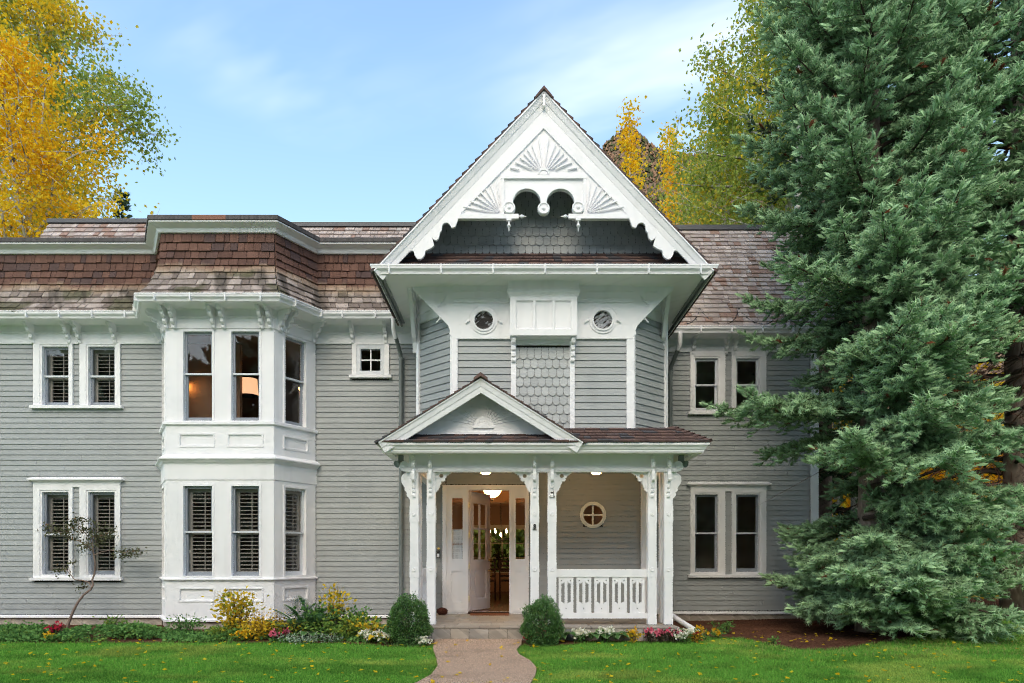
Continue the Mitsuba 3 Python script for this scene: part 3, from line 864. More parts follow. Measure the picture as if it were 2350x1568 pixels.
for i, c in enumerate(rwin):
    w = newkey('round_window', H)
    m = MB().plate(Point(*c).buffer(.225, 32).difference(Point(*c).buffer(.165, 32)), fT, .06, .055)
    m.plate(Point(*c).buffer(.185, 32).difference(Point(*c).buffer(.155, 32)), fT, .05, .075)
    for s in (-1, 1):
        P = [fT.at(c[0] + s * a, c[1] + b, f) for f in (.075, .03) for a, b in ((.235, -.01), (.30, -.055), (.31, -.03), (.245, .02))]
        m.hexa(P)
        arc = [(c[0] + s * .262 * math.cos(t), c[1] + .262 * math.sin(t)) for t in np.linspace(-.1, 1.2, 9)]
        m.plate(LineString(arc).buffer(.008), fT, .02, .047)
    scene[w] = mikit.ply((np.vstack(m.v), np.vstack(m.f)), 'm_white', smooth=30)
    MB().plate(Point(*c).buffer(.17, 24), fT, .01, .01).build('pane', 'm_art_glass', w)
# spandrels seen edge-on at the sides
for xs, s in ((TXB0, -1), (TXB1, 1)):
    m = MB()
    f = Frame((0, 0), (0, 1)); f.o = np.array([xs - .035 if s < 0 else xs - .03, YT, 0.0])
    zz = fz(662, YT)
    gg = Polygon([(0, 5.99), (0, zz - .02), (.10, zz - .09), (.36, 5.50), (.50, 5.28), (.60, 5.22), (.63, 5.05), (.66, 5.05), (.66, 5.99)])
    gg = gg.difference(Polygon([(.2, 5.93), (.5, 5.93), (.56, 5.45)]).buffer(-.03))
    MB().plate(gg, f, .065).build('side_spandrel', 'm_white', H)
for s, x in ((-1, -1.13), (1, 2.15)):   # turned pendants under the spandrels
    MB().lathe([(.0, 0), (.022, .0), (.022, .05), (.012, .06), (.03, .09), (.034, .11), (.012, .14), (.010, .19), (.016, .2), (.0, .22)], (x, YT + .02, 5.52), (-.55 * s * -1, -.15, -.62), 10).build('pendant', 'm_white', H, smooth=40)

# projecting box
bxk = newkey('projecting_box', H)
b0, b1, bz0, bz1, by = fx(1170, 11.25), fx(1324, 11.25), 5.075, 5.99, 11.25
fBox = flat(by)
pn = [(.061, .354), (.383, .669), (.698, .977)]
g = sbox(b0, bz0, b1, bz1)
for a, b in pn: g = g.difference(sbox(a, 5.18, b, 5.65))
m = MB().plate(g, fBox, .03, 0).box(b0 + .0, b1 - .0, by + .03, YT, bz0, bz1)
scene[bxk] = mikit.ply((np.vstack(m.v), np.vstack(m.f)), 'm_white')
MB().sweep([(b0, YT), (b0, by), (b1, by), (b1, YT)], [(.0, 5.72), (.012, 5.72), (.012, 5.735), (.02, 5.75), (.04, 5.77), (.045, 5.80), (.045, 5.815), (.03, 5.83), (.03, 5.985), (0, 5.985)]).build('crown', 'm_white', bxk)
for a, b in pn:
    MB().sweep([(a, 5.18), (a, 5.65), (b, 5.65), (b, 5.18), (a, 5.18)], [(0, -.004), (.016, -.016), (.016, -.024), (0, -.024)], mapf=lambda V: np.array([fBox.at(x, z, o) for x, z, o in V]), ends=False).build('panel_moulding', 'm_white', bxk)
    pass
SC = [(0, 4.70), (.03, 4.69), (.05, 4.71), (.05, 4.74), (.04, 4.76), (.07, 4.78), (.075, 4.83), (.06, 4.86), (.10, 4.88), (.11, 4.93), (.09, 4.96), (.15, 4.98), (.17, 5.03), (.17, 5.075), (0, 5.075)]
for x in (1178, 1313): corbel((tx(x), YT - .03, 0), (0, -1, 0), SC, .065)

# ------------------------------------------------------------------ main gable roof
GX, GZ, GS = .505, 8.80, 1.055
ex = 2.70
m = MB()
for s in (-1, 1):
    nrm = np.array([s * GS, 0, 1]) / math.hypot(GS, 1)
    a, b = np.array([GX, 0, GZ]), np.array([GX + s * ex, 0, GZ - GS * ex])
    P = []
    for o in (.0, -.05):
        for q, y in ((b, YG - .04), (b, 17.0), (a, 17.0), (a, YG - .04)): P.append(q + nrm * o + [0, y, 0])
    m.hexa(P)
gr = m.build('gable_roof', 'm_roofedge', H)
for s in (-1, 1):
    L = math.hypot(ex, GS * ex); n = 26
    for i in range(n):
        t0, t1 = 1 - i / n, 1 - (i + 1) / n
        q0, q1 = np.array([GX + s * ex * t0, 0, GZ - GS * ex * t0]), np.array([GX + s * ex * t1, 0, GZ - GS * ex * t1])
        ya, yb = YG - .085, 15.5
        A, B, C, D = q0 + [0, ya, 0], q0 + [0, yb, 0], q1 + [0, yb, 0], q1 + [0, ya, 0]
        nrm = np.array([s * GS, 0, 1]) / math.hypot(GS, 1)
        # big courses, thick butts: built directly because they face sideways
        y = ya
        while y < yb:
            w = .17 * rng.choice([.7, 1, 1.3]); e = min(y + w, yb)
            dn = (q0 - q1) / np.linalg.norm(q0 - q1)
            p0, p1 = q0 + dn * .03, q1
            P = [p0 + [0, y, 0] + nrm * .045, p0 + [0, e - .004, 0] + nrm * .045, p1 + [0, e - .004, 0] + nrm * .008, p1 + [0, y, 0] + nrm * .008,
                 p0 + [0, y, 0], p0 + [0, e - .004, 0], p1 + [0, e - .004, 0], p1 + [0, y, 0]]
            SHINGLES.append((0.004 if y > ya + .01 else .03, gr, 'm_shingle_dark', P, (rng.random(), rng.random())))
            y = e
def saddle(x, z, slope, y0, y1, step, wd, th, parent):
    y, i = y0, 0
    while y < y1:
        f = flat(y); t = th * (1.25 if i % 2 else 1.0)
        g = Polygon([(x - wd, z - slope * wd), (x, z), (x + wd, z - slope * wd), (x + wd, z - slope * wd + t), (x, z + t * 1.5), (x - wd, z - slope * wd + t)])
        MB().plate(g, f, min(step, y1 - y), 0.0, uv=(rng.random(), rng.random())).build('ridge_cap', 'm_shingle_dark', parent, useuv=True)
        y += step; i += 1


saddle(GX, GZ + .005, GS, YG - .12, 15.5, 1.1, .13, .035, gr)

gF = flat(YG)
U = lambda a, b: (fx(a, YG), fz(b, YG))


def mir(pts): return [(2 * 1247 - a, b) for a, b in pts]


gable = newkey('gable_front', H)
map_g = lambda V: np.array([gF.at(x, z, o) for x, z, o in V])
foot = GX - 2.66
path = [(foot - .03, GZ - GS * (2.66 + .03)), (GX, GZ), (GX + 2.66 + .03, GZ - GS * (2.66 + .03))]
crown = [(.0, -.02), (.0, .085), (.020, .085), (.026, .066), (.095, .036), (.10, .022), (.177, .006), (.177, -.02)]
scene[gable] = mikit.ply((np.vstack((c := MB().sweep(path, crown, mapf=map_g)).v), np.vstack(c.f)), 'm_white')
# bargeboards with scrolled lower ends
inner = [(1055, 492), (1044, 521), (1036, 523), (1031, 514), (1025, 511), (1019, 512), (1014, 517), (1013, 529), (1009, 534), (1006, 547), (1001, 552), (995, 550), (991, 545), (994, 556), (996, 564), (988, 570), (977, 575), (975, 577), (974, 585), (970, 591), (964, 595), (957, 594), (951, 586), (949, 577), (944, 575), (941, 577)]


def zline(x, o):   # height of a line parallel to the rake, o metres inside the roof line
    return GZ - GS * abs(x - GX) - o * math.hypot(1, GS)


L = [U(*q) for q in inner]
ap_in = (GX, zline(GX, .372))
left = [ap_in, *L]
xo = L[-1][0] - .01
left += [(xo, zline(xo, .17)), (GX, zline(GX, .17))]
right = [(2 * GX - a, b) for a, b in left]
bk = MB().plate(Polygon(left).buffer(0).union(Polygon(right).buffer(0)), gF, .05, .0).build('bargeboard', 'm_white', gable)
# fretwork screen
sc = Polygon([ap_in, (L[0][0], L[0][1]), (L[0][0] + .05, U(0, 503)[1]), U(1190, 503), U(1190, 492), U(1157, 492), U(1157, 480), U(1337, 480), U(1337, 492), U(1304, 492), U(1304, 503), (2 * GX - L[0][0] - .05, U(0, 503)[1]), (2 * GX - L[0][0], L[0][1])])
sc = Polygon([ap_in, (fx(1040, YG), U(0, 503)[1]), U(1190, 503), U(1190, 492), U(1157, 492), U(1157, 484), U(1337, 484), U(1337, 492), U(1304, 492), U(1304, 503), (2 * GX - fx(1040, YG), U(0, 503)[1])]).buffer(0)
px = (YG / 1572.2)
for cx in (1208.5, 1285.5):
    c = U(cx, 467)
    sc = sc.difference(Point(*c).buffer(32 * px, 32)).difference(sbox(c[0] - 27 * px, U(0, 510)[1], c[0] + 27 * px, U(0, 478)[1]))
MB().plate(sc, gF, .035, -.03).build('fretwork_screen', 'm_white', gable)
m = MB()
for a, b, c, d, f in ((1149, 1345, 402, 410, .012), (1150, 1156.5, 410, 492, .008), (1337.5, 1344, 410, 492, .008), (1052, 1190, 492.5, 503, .02), (1304, 1442, 492.5, 503, .02)):
    m.fbox(gF, fx(a, YG), fx(b, YG), fz(d, YG), fz(c, YG), f, .05)
m.build('rail', 'm_white', gable)
for cx in (1208.5, 1285.5):
    c = U(cx, 467)
    ar = Point(*c).buffer(40 * px, 32).difference(Point(*c).buffer(32 * px, 32)).intersection(sbox(c[0] - 1, c[1] - .06, c[0] + 1, c[1] + 1))
    m = MB().plate(ar, gF, .06, .012)
    m.plate(Point(*c).buffer(36.5 * px, 32).difference(Point(*c).buffer(32 * px, 32)).intersection(sbox(c[0] - 1, c[1] - .06, c[0] + 1, c[1] + 1)), gF, .05, .024)
    m.build('arch_moulding', 'm_white', gable, smooth=30)
for cx, cy in ((1168, 478.5), (1247, 480.5), (1326, 478.5)):
    c = U(cx, cy); r = 14 * px
    MB().lathe([(r, -.04), (r, .03), (r * .88, .042), (r * .78, .040), (r * .70, .026), (r * .34, .024), (r * .30, .034), (r * .15, .046), (0.001, .05)], (c[0], YG, c[1]), (0, -1, 0), 24).build('boss', 'm_white', gable, smooth=35)


def rays(parent, c, r0, angs, poly, fr, front, wd=.011, mat='m_white'):
    for a in angs:
        ln = LineString([(c[0] + r0 * math.cos(a), c[1] + r0 * math.sin(a)), (c[0] + 5 * math.cos(a), c[1] + 5 * math.sin(a))]).intersection(poly)
        if ln.is_empty: continue
        q = np.array(ln.coords); d = q[-1] - q[0]; L = np.hypot(*d)
        nn = np.array([-d[1], d[0]]) / L
        tri = Polygon([q[0] + nn * wd * .35, q[0] - nn * wd * .35, q[-1] - nn * wd, q[-1] + nn * wd])
        MB().plate(tri, fr, .03, front).build('sunburst_ray', mat, parent)


T1 = Polygon([(GX, zline(GX, .372) - .03), (GX - .62, zline(GX, .372) - .03 - GS * .62), (GX + .62, zline(GX, .372) - .03 - GS * .62)]).intersection(sbox(-2, U(0, 401)[1], 3, 9)).buffer(-.025)
cc = U(1247, 401)
rays(gable, cc, 15 * px, [math.radians(v) for v in (12, 24, 36, 47, 58, 69, 83, 97, 111, 122, 133, 144, 156, 168)], T1, gF, .012)
MB().plate(Point(*cc).buffer(14 * px, 20).difference(Point(*cc).buffer(9.5 * px, 20)).intersection(sbox(-2, cc[1], 3, 9)), gF, .04, .02).plate(Point(*cc).buffer(9 * px, 20).intersection(sbox(-2, cc[1], 3, 9)), gF, .04, .008).build('sunburst_hub', 'm_white', gable, smooth=30)
for s in (-1, 1):
    c0 = U(1149, 491) if s < 0 else U(2494 - 1149, 491)
    Tt = Polygon([(GX + s * -0, 0)] * 0 + [(c0[0], zline(c0[0], .40)), (c0[0], c0[1]), (c0[0] + s * .78, c0[1])]).buffer(-.018)
    rays(gable, c0, 8 * px, [math.radians(90 - s * v) for v in (7, 19, 31, 43, 55, 67, 79)], Tt, gF, .012)
    # turned finials on the rail end
    fxx = fx(1190, YG) if s < 0 else fx(1304, YG)
    MB().lathe([(.012, 0), (.016, .02), (.035, .045), (.02, .075), (.010, .085), (.012, .10), (.001, .125)], (fxx, YG, fz(497.5, YG)), (-s, 0, 0), 12).build('finial', 'm_white', gable, smooth=40)
    xx = fx(1167.5, YG) if s < 0 else fx(2494 - 1167.5, YG)
    MB().box(xx - .04, xx + .04, YG - .03, YG + .04, fz(508, YG), fz(502.5, YG)).lathe([(.018, 0), (.012, .03), (.02, .05), (.036, .075), (.03, .09), (.012, .105), (.008, .12), (.007, .15), (.012, .155), (.001, .17)], (xx, YG, fz(508, YG)), (0, 0, -1), 12).build('finial', 'm_white', gable, smooth=40)
MB().box(GX - .018, GX + .018, YG - .10, YG - .02, fz(252, YG), fz(226, YG)).build('apex_block', 'm_white', gable)

# eaves of the tower: soffit, gutters, pent roof
e0, e1 = fx(866, YG), fx(1630, YG)
EAVE = [(e0, 13.5), (e0, YG), (e1, YG), (e1, 14.4)]
m = MB()
m.box(e0, e1, YG, 11.6, 5.955, 6.0).box(e0, TXB0 + .02, 11.6, 13.5, 5.955, 6.0).box(TXB1 - .02, e1, 11.6, 14.4, 5.955, 6.0)
m.hexa([np.array(q) for q in ((TXB0, TYB, 5.955), (TX0, YT, 5.955), (TX0, YT, 6.0), (TXB0, TYB, 6.0), (TXB0, YT, 5.955), (TXB0, YT, 5.955), (TXB0, YT, 6.0), (TXB0, YT, 6.0))])
m.hexa([np.array(q) for q in ((TX1, YT, 5.955), (TXB1, TYB, 5.955), (TXB1, TYB, 6.0), (TX1, YT, 6.0), (TXB1, YT, 5.955), (TXB1, YT, 5.955), (TXB1, YT, 6.0), (TXB1, YT, 6.0))])
m.build('soffit', 'm_white', H)
GUT = [(.0, 5.94), (.022, 5.918), (.035, 5.922), (.04, 5.945), (.052, 5.965), (.075, 5.985), (.088, 6.0), (.088, 6.025), (.10, 6.03), (.10, 6.055), (.075, 6.055), (.065, 5.985), (.0, 5.965)]
fg = MB().sweep([(e0 - .001, YG + .06), (e0 - .001, YG), (e1 + .001, YG), (e1 + .001, YG + .06)], GUT).build('gutter', 'm_white', H)
for x in np.arange(e0 + .2, e1, .82):
    MB().box(x - .009, x + .009, YG - .104, YG - .0, 5.915, 6.062).build('strap', 'm_white', fg)
for xx, s in ((e0, -1), (e1, 1)):
    p = [(xx, 13.4), (xx, YG + .06)] if s < 0 else [(xx, YG + .06), (xx, 14.3)]
    MB().sweep(p, GUT).build('gutter', 'm_white', H)
    a, b = (xx + .03, xx + .075) if s < 0 else (xx - .075, xx - .03)
    MB().box(a, b, YG + .15, 13.2, 5.93, 5.956).build('soffit_vent', 'm_gutter_dark', H)
    MB().box(min(xx - s * .02, xx + s * .004), max(xx - s * .02, xx + s * .004), YG + .1, 13.3, 5.90, 6.02).build('fascia', 'm_gutter_dark', H)
pk = MB().hexa([np.array(q) for q in ((e0 + .1, YG + .02, 6.03), (e1 - .1, YG + .02, 6.03), (e1 - .5, YT + .05, 6.52), (e0 + .5, YT + .05, 6.52), (e0 + .1, YT + .05, 5.99), (e1 - .1, YT + .05, 5.99), (e1 - .5, YT + .06, 6.52), (e0 + .5, YT + .06, 6.52))]).build('pent_roof', 'm_joint', H)
n = 5
for i in range(n):
    t0, t1 = i / n, (i + 1) / n
    y0, z0, y1, z1 = YG + .0 + .6 * t0, 6.03 + .50 * t0, YG + .6 * t1, 6.03 + .50 * t1
    xa0, xa1 = e0 + .06 + .42 * t0, e0 + .06 + .42 * t1
    xb0, xb1 = e1 - .06 - .42 * t0, e1 - .06 - .42 * t1
    shingle_strip(pk, 'm_shingle_dark', (xa0, y0, z0), (xb0, y0, z0), (xb1, y1, z1), (xa1, y1, z1), w=.17, lift=.028)

# ------------------------------------------------------------------ porch
porch = newkey('porch', H)
p0, p1 = fx(880, YP), fx(1612, YP)
PF = 0.32
# roof skirt
FAS = [(p0, 13.4), (p0, YP), (p1, YP), (p1, 14.25)]
CR = [(-.12, 3.085), (.0, 3.085), (.012, 3.09), (.012, 3.10), (.02, 3.11), (.02, 3.125), (.035, 3.14), (.05, 3.17), (.075, 3.195), (.085, 3.20), (.085, 3.232), (.07, 3.24), (-.12, 3.24)]
scene[porch] = mikit.ply((np.vstack((c := MB().sweep(FAS, CR)).v), np.vstack(c.f)), 'm_white')
MB().box(p0 + .01, p1 - .01, YP + .02, 13.37, 3.112, 3.135).build('ceiling', 'm_cream', porch)
pr0, pr1 = p0 - .09, p1 + .09
hk = MB().hexa([np.array(q) for q in ((pr0, YP - .09, 3.235), (pr1, YP - .09, 3.235), (TXB1, YT, 3.575), (TXB0, YT, 3.575), (pr0, 13.35, 3.2), (pr1, 13.35, 3.2), (TXB1, 13.35, 3.5), (TXB0, 13.35, 3.5))]).build('porch_roof', 'm_joint', H)
n = 5
for i in range(n):
    t0, t1 = i / n, (i + 1) / n
    y0, y1, z0, z1 = YP - .09 + .76 * t0, YP - .09 + .76 * t1, 3.245 + .36 * t0, 3.245 + .36 * t1
    shingle_strip(hk, 'm_shingle_dark', (pr0 + .55 * t0, y0, z0), (pr1 - .40 * t0, y0, z0), (pr1 - .40 * t1, y1, z1), (pr0 + .55 * t1, y1, z1), w=.19, lift=.028)
    for xs, s, tt in ((pr1, 1, .40), (pr0, -1, .5)):
        A, B = (xs - s * tt * t0, y0, z0), (xs - s * tt * t0, 13.3, z0)
        D, C = (xs - s * tt * t1, y1, z1), (xs - s * tt * t1, 13.3, z1)
        shingle_strip(hk, 'm_shingle_dark', A, B, C, D, w=.19, lift=.028)
m = MB()
for i in range(7):   # hip caps at the right corner
    t0, t1 = i / 7, (i + 1) / 7
    q0, q1 = np.array([pr1 + .02 - .42 * t0, YP - .11 + .76 * t0, 3.275 + .36 * t0]), np.array([pr1 + .02 - .42 * t1 - .02, YP - .11 + .76 * t1 + .03, 3.27 + .36 * t1])
    m.hexa([q0 + [-.09, 0, -.01], q0 + [.01, 0, .015], q1 + [.01, 0, .005], q1 + [-.09, 0, -.02], q0 + [-.09, 0, -.04], q0 + [.03, .05, -.02], q1 + [.03, .05, -.03], q1 + [-.09, 0, -.05]])
m.build('hip_cap', 'm_shingle_dark', hk, useuv=True)

# porch gable
PG = YP - .08
gP = flat(PG)
PX, PZ = fx(1103, PG), fz(869, PG)
PS = (PZ - 3.235) / (PX - fx(868, PG))
pgk = newkey('porch_gable', H)
hw = (PZ - 3.235) / PS
path = [(PX - hw, 3.235), (PX, PZ), (PX + hw, 3.235)]
map_p = lambda V: np.array([gP.at(x, z, o) for x, z, o in V])
crn = [(.0, -.06), (.0, .04), (.02, .04), (.026, .022), (.10, .004), (.106, -.008), (.185, -.02), (.185, -.06)]
scene[pgk] = mikit.ply((np.vstack((c := MB().sweep(path, crn, mapf=map_p)).v), np.vstack(c.f)), 'm_white')
# tympanum
TYP = 11.10
ty = flat(TYP)
tb = fz(999, TYP)
cc = (fx(1109, TYP), fz(979, TYP))
face = Polygon([(PX - hw * .99, tb - .02), (PX + hw * .99, tb - .02), (PX, PZ - .1)])
MB().plate(face, ty, .05, -.03).build('tympanum_backing', 'm_white', pgk)
slots = [Polygon([(cc[0] + r_ * math.cos(a_) + w_ * math.sin(a_), cc[1] + r_ * math.sin(a_) - w_ * math.cos(a_)) for r_, w_ in ((.16, .003), (l_, .0075), (l_, -.0075), (.16, -.003))])
         for a_, l_ in ((math.radians(v), .30 + .42 * abs(math.cos(math.radians(v))) ** 1.5 + .06 * (v == 90)) for v in range(10, 180, 10))]
fan = face.buffer(-.02).difference(unary_union(slots))
m = MB().plate(fan, ty, .03, 0.0).fbox(ty, PX - 1.02, PX + 1.02, tb, tb + .05, .02, .02)
m.build('tympanum', 'm_white', pgk)
MB().plate(Point(*cc).buffer(.13, 20).difference(Point(*cc).buffer(.09, 20)).intersection(sbox(-3, cc[1], 3, 9)), ty, .03, .016).plate(Point(*cc).buffer(.08, 20).intersection(sbox(-3, cc[1], 3, 9)), ty, .03, .028).fbox(ty, cc[0] - .17, cc[0] + .17, cc[1] - .03, cc[1], .035, .03).build('sunburst_hub', 'm_white', pgk)
gk3 = newkey('porch_gable_roof', H)
m = MB()
for s in (-1, 1):
    nrm = np.array([s * PS, 0, 1]) / math.hypot(PS, 1)
    a, b = np.array([PX, 0, PZ]), np.array([PX + s * (hw + .02), 0, PZ - PS * (hw + .02)])
    P = []
    for o in (.006, -.03):
        for q, y in ((b, PG - .02), (b, 11.49), (a, 11.49), (a, PG - .02)): P.append(q + nrm * o + [0, y, 0])
    m.hexa(P)
scene[gk3] = mikit.ply((np.vstack(m.v), np.vstack(m.f)), 'm_roofedge')
for s in (-1, 1):
    n = 13; nrm = np.array([s * PS, 0, 1]) / math.hypot(PS, 1)
    for i in range(n):
        t0, t1 = 1 - i / n, 1 - (i + 1) / n
        q0, q1 = np.array([PX + s * hw * 1.01 * t0, 0, PZ - PS * hw * 1.01 * t0]), np.array([PX + s * hw * 1.01 * t1, 0, PZ - PS * hw * 1.01 * t1])
        y = PG - .055
        while y < 11.48:
            e = min(y + .17 * rng.choice([.8, 1, 1.3]), 11.48); dn = (q0 - q1) / np.linalg.norm(q0 - q1)
            P = [q0 + dn * .03 + [0, y, 0] + nrm * .036, q0 + dn * .03 + [0, e - .004, 0] + nrm * .036, q1 + [0, e - .004, 0] + nrm * .012, q1 + [0, y, 0] + nrm * .012,
                 q0 + dn * .03 + [0, y, 0] + nrm * .004, q0 + dn * .03 + [0, e - .004, 0] + nrm * .004, q1 + [0, e - .004, 0] + nrm * .004, q1 + [0, y, 0] + nrm * .004]
            SHINGLES.append((.03 if y < PG else .02, gk3, 'm_shingle_dark', P, (rng.random(), rng.random())))
            y = e
saddle(PX, PZ + .02, PS, PG - .09, 11.47, .4, .11, .04, gk3)

# beam
q0, q1 = fx(938, YQ), fx(1545, YQ)
m = MB().box(q0, q1, YQ + .01, YQ + .15, 2.84, 3.12).box(q0, q0 + .14, YQ + .15, 13.36, 2.84, 3.12).box(q1 - .14, q1, YQ + .15, 13.36, 2.84, 3.12)
m.box(q0 - .05, q1 + .05, YQ - .03, YQ + .01, 2.845, 2.885).box(q0 - .05, q1 + .05, YQ - .03, YQ + .12, 2.825, 2.842)
m.build('porch_beam', 'm_white', H)
# posts
PW = .137
PC = [(fx(a, YQ), fx(b, YQ)) for a, b in ((940, 960), (979, 998), (1217, 1236), (1257, 1276), (1487, 1506.5), (1524, 1543.5))]
CONS = [(0, 2.415), (.028, 2.41), (.035, 2.44), (.03, 2.465), (.012, 2.47), (.012, 2.49), (.04, 2.495), (.045, 2.53), (.012, 2.54), (.012, 2.56), (.045, 2.565), (.055, 2.62), (.06, 2.66), (.10, 2.665), (.12, 2.69), (.12, 2.78), (.10, 2.83), (.06, 2.86), (.07, 2.88), (.115, 2.90), (.125, 2.93), (.12, 2.99), (.10, 3.01), (.06, 3.02), (.0, 3.02)]


def post(x0, x1, y, front=True):
    xm = (x0 + x1) / 2
    k = newkey('porch_post', H)
    m = MB()
    a, b = xm - PW / 2, xm + PW / 2
    for z0, z1, e in ((PF + .012, .42, .004), (.42, 1.10, 0), (1.10, 1.36, .006), (1.36, 2.0, 0), (2.0, 2.27, .006), (2.27, 2.84, 0)):
        m.box(a - e, b + e, y - e, y + PW + e, z0, z1)
    scene[k] = mikit.ply((np.vstack(m.v), np.vstack(m.f)), 'm_white')
    MB().box(a + .012, b - .012, y + .012, y + PW - .012, PF - .01, PF + .014).build('foot', 'm_iron', k)
    if front:
        for z in (1.228, 2.136):
            MB().lathe([(.034, -.01), (.034, .016), (.030, .021), (.022, .021), (.018, .014), (.012, .014), (.008, .019), (.001, .02)], (xm, y, z), (0, -1, 0), 18).build('button', 'm_white', k, smooth=35)
        corbel((xm - .005, y, 0), (0, -1, 0), CONS, .048, 'console', parent=k)
        MB().lathe([(.022, 0), (.022, .03), (.014, .04), (.012, .06), (.03, .075), (.032, .09), (.012, .105), (.014, .13), (.024, .14), (.026, .175), (.02, .18)][::-1] if False else [(.014, 0), (.012, .03), (.030, .05), (.031, .062), (.012, .08), (.013, .10), (.022, .11)], (xm - .005, y - .075, 3.0), (0, 0, 1), 12).build('finial', 'm_white', k, smooth=40)
    return k


posts = [post(a, b, YQ) for a, b in PC]
post(PC[0][0], PC[0][1], YQ + .30, False); post(PC[5][0], PC[5][1], YQ + .30, False)
for xx in (PC[0], PC[5]):
    MB().box((xx[0] + xx[1]) / 2 - .05, (xx[0] + xx[1]) / 2 + .05, 13.27, 13.36, PF, 2.84).build('pilaster', 'm_white', H)

# scrolled brackets between post and beam
BR = [(0, 0), (.262, 0), (.258, -.02), (.245, -.028), (.235, -.022), (.225, -.03), (.22, -.045), (.205, -.05), (.195, -.045), (.185, -.055), (.18, -.085), (.165, -.095), (.155, -.10), (.165, -.115), (.16, -.135), (.14, -.15), (.115, -.15), (.10, -.145), (.095, -.155), (.10, -.17), (.095, -.19), (.08, -.20), (.07, -.215), (.078, -.235), (.07, -.25), (.055, -.255), (.05, -.27), (.055, -.285), (.045, -.30), (.03, -.30), (.02, -.325), (0, -.33)]


def bracket(xe, s, y=YQ + .05, zt=2.826, pts=BR, hole=((.095, -.06), .034)):
    g = Polygon([(xe + s * a, zt + b) for a, b in pts]).buffer(0)
    h = Point(xe + s * hole[0][0], zt + hole[0][1]).buffer(hole[1], 12)
    g = g.difference(h).difference(Point(xe + s * .168, zt - .105).buffer(.012)).difference(Point(xe + s * .105, zt - .158).buffer(.012))
    return MB().plate(g, flat(y), .035).build('bracket', 'm_white', H)


bracket(PC[1][1], 1); bracket(PC[2][0], -1); bracket(PC[3][1], 1); bracket(PC[4][0], -1)
OUT = [(0, 0), (.05, .0), (.09, -.02), (.135, -.055), (.15, -.10), (.148, -.15), (.13, -.20), (.10, -.245), (.085, -.265), (.095, -.285), (.09, -.305), (.06, -.33), (.055, -.35), (.065, -.37), (.05, -.40), (.02, -.43), (.0, -.46)]
for xe, s in ((PC[0][0], -1), (PC[5][1], 1)):
    g = Polygon([(xe + s * a, 2.83 + b) for a, b in OUT])
    MB().plate(g, flat(YQ + .045), .04).build('bracket', 'm_white', H)
    c = (xe + s * .09, 2.92)
    MB().lathe([(.085, -.02), (.085, .02), (.07, .025), (.045, .02), (.045, .028), (.03, .034), (.001, .036)], (c[0], YQ + .03, c[1]), (0, -1, 0), 20).build('scroll_disc', 'm_white', H, smooth=35)
    # brackets on the side beams
    f = Frame((0, 0), (0, 1)); f.o = np.array([xe - s * (-.05 if s < 0 else .05), YQ + .45, 0.0])
    MB().plate(Polygon([(a, 2.826 + b) for a, b in BR]).buffer(0).difference(Point(.095, 2.766).buffer(.034, 10)), f, .035).build('bracket', 'm_white', H)

# railing with sawn balusters


def railing(fr, s0, s1, n, name='railing'):
    k = newkey(name, H)
    m = MB().fbox(fr, s0, s1, 1.105, 1.235, 0, .06).fbox(fr, s0, s1, .425, .515, 0, .06)
    scene[k] = mikit.ply((np.vstack(m.v), np.vstack(m.f)), 'm_white')
    gap = .052
    w = (s1 - s0 - .045 * 2 - gap * (n - 1)) / n
    for i in range(n):
        a = s0 + .045 + i * (w + gap); c = a + w / 2
        g = sbox(a, .515, a + w, 1.105)
        for s in (-1, 1):
            x0, x1 = c + s * .024, c + s * .078
            slot = sbox(min(x0, x1), .64, max(x0, x1), 1.05)
            slot = slot.difference(Point(x1, 1.05).buffer(.055, 12)).difference(Point(x1, .64).buffer(.055, 12))
            g = g.difference(slot).difference(Point(c + s * .075, 1.045).buffer(.012, 10))
        g = g.difference(Point(c, .585).buffer(.012, 10))
        MB().plate(g, fr, .03, -.015).build('baluster', 'm_white', k)
    return k


railing(flat(YQ + .05), PC[3][1], PC[4][0], 5)
f = Frame(((PC[0][0] + PC[0][1]) / 2 + .03, 13.28), ((PC[0][0] + PC[0][1]) / 2 + .03, YQ + .45)); railing(f, 0, f.len, 6)
f = Frame(((PC[5][0] + PC[5][1]) / 2 + .03, 13.28), ((PC[5][0] + PC[5][1]) / 2 + .03, YQ + .45)); railing(f, 0, f.len, 6)

# porch floor: slate tiles on a slab, stone riser
pl = newkey('porch_floor', H)
fl0, fl1, fy = -1.90, 2.66, 10.84
scene[pl] = mikit.ply((np.vstack((c := MB().box(fl0, fl1, fy + .02, 13.42, -.2, PF - .012)).v), np.vstack(c.f)), 'm_grout')
y = fy - .012
row = 0
while y < 13.38:
    e = min(y + (.30, .42, .36, .45, .40, .5, .45)[row % 7], 13.4)
    x = fl0 - rng.random() * .3
    while x < fl1:
        w = rng.choice([.32, .42, .55, .62]); a, b = max(x, fl0), min(x + w, fl1)
        if b - a > .03:
            MB().box(a + .004, b - .004, y + .004, e - .004, PF - .02, PF + .003 * rng.random(), uv=(rng.random(), rng.random())).build('floor_tile', 'm_slate', pl, useuv=True)
        x += w
    y = e; row += 1
x = fl0
while x < fl1 - .02:
    b = min(x + .295 + .02 * rng.random(), fl1)
    MB().box(x + .004, b - .004, fy - .004, fy + .03, -.1, PF - .026, uv=(rng.random(), rng.random())).build('riser_stone', 'm_stone', pl, useuv=True)
    x = b

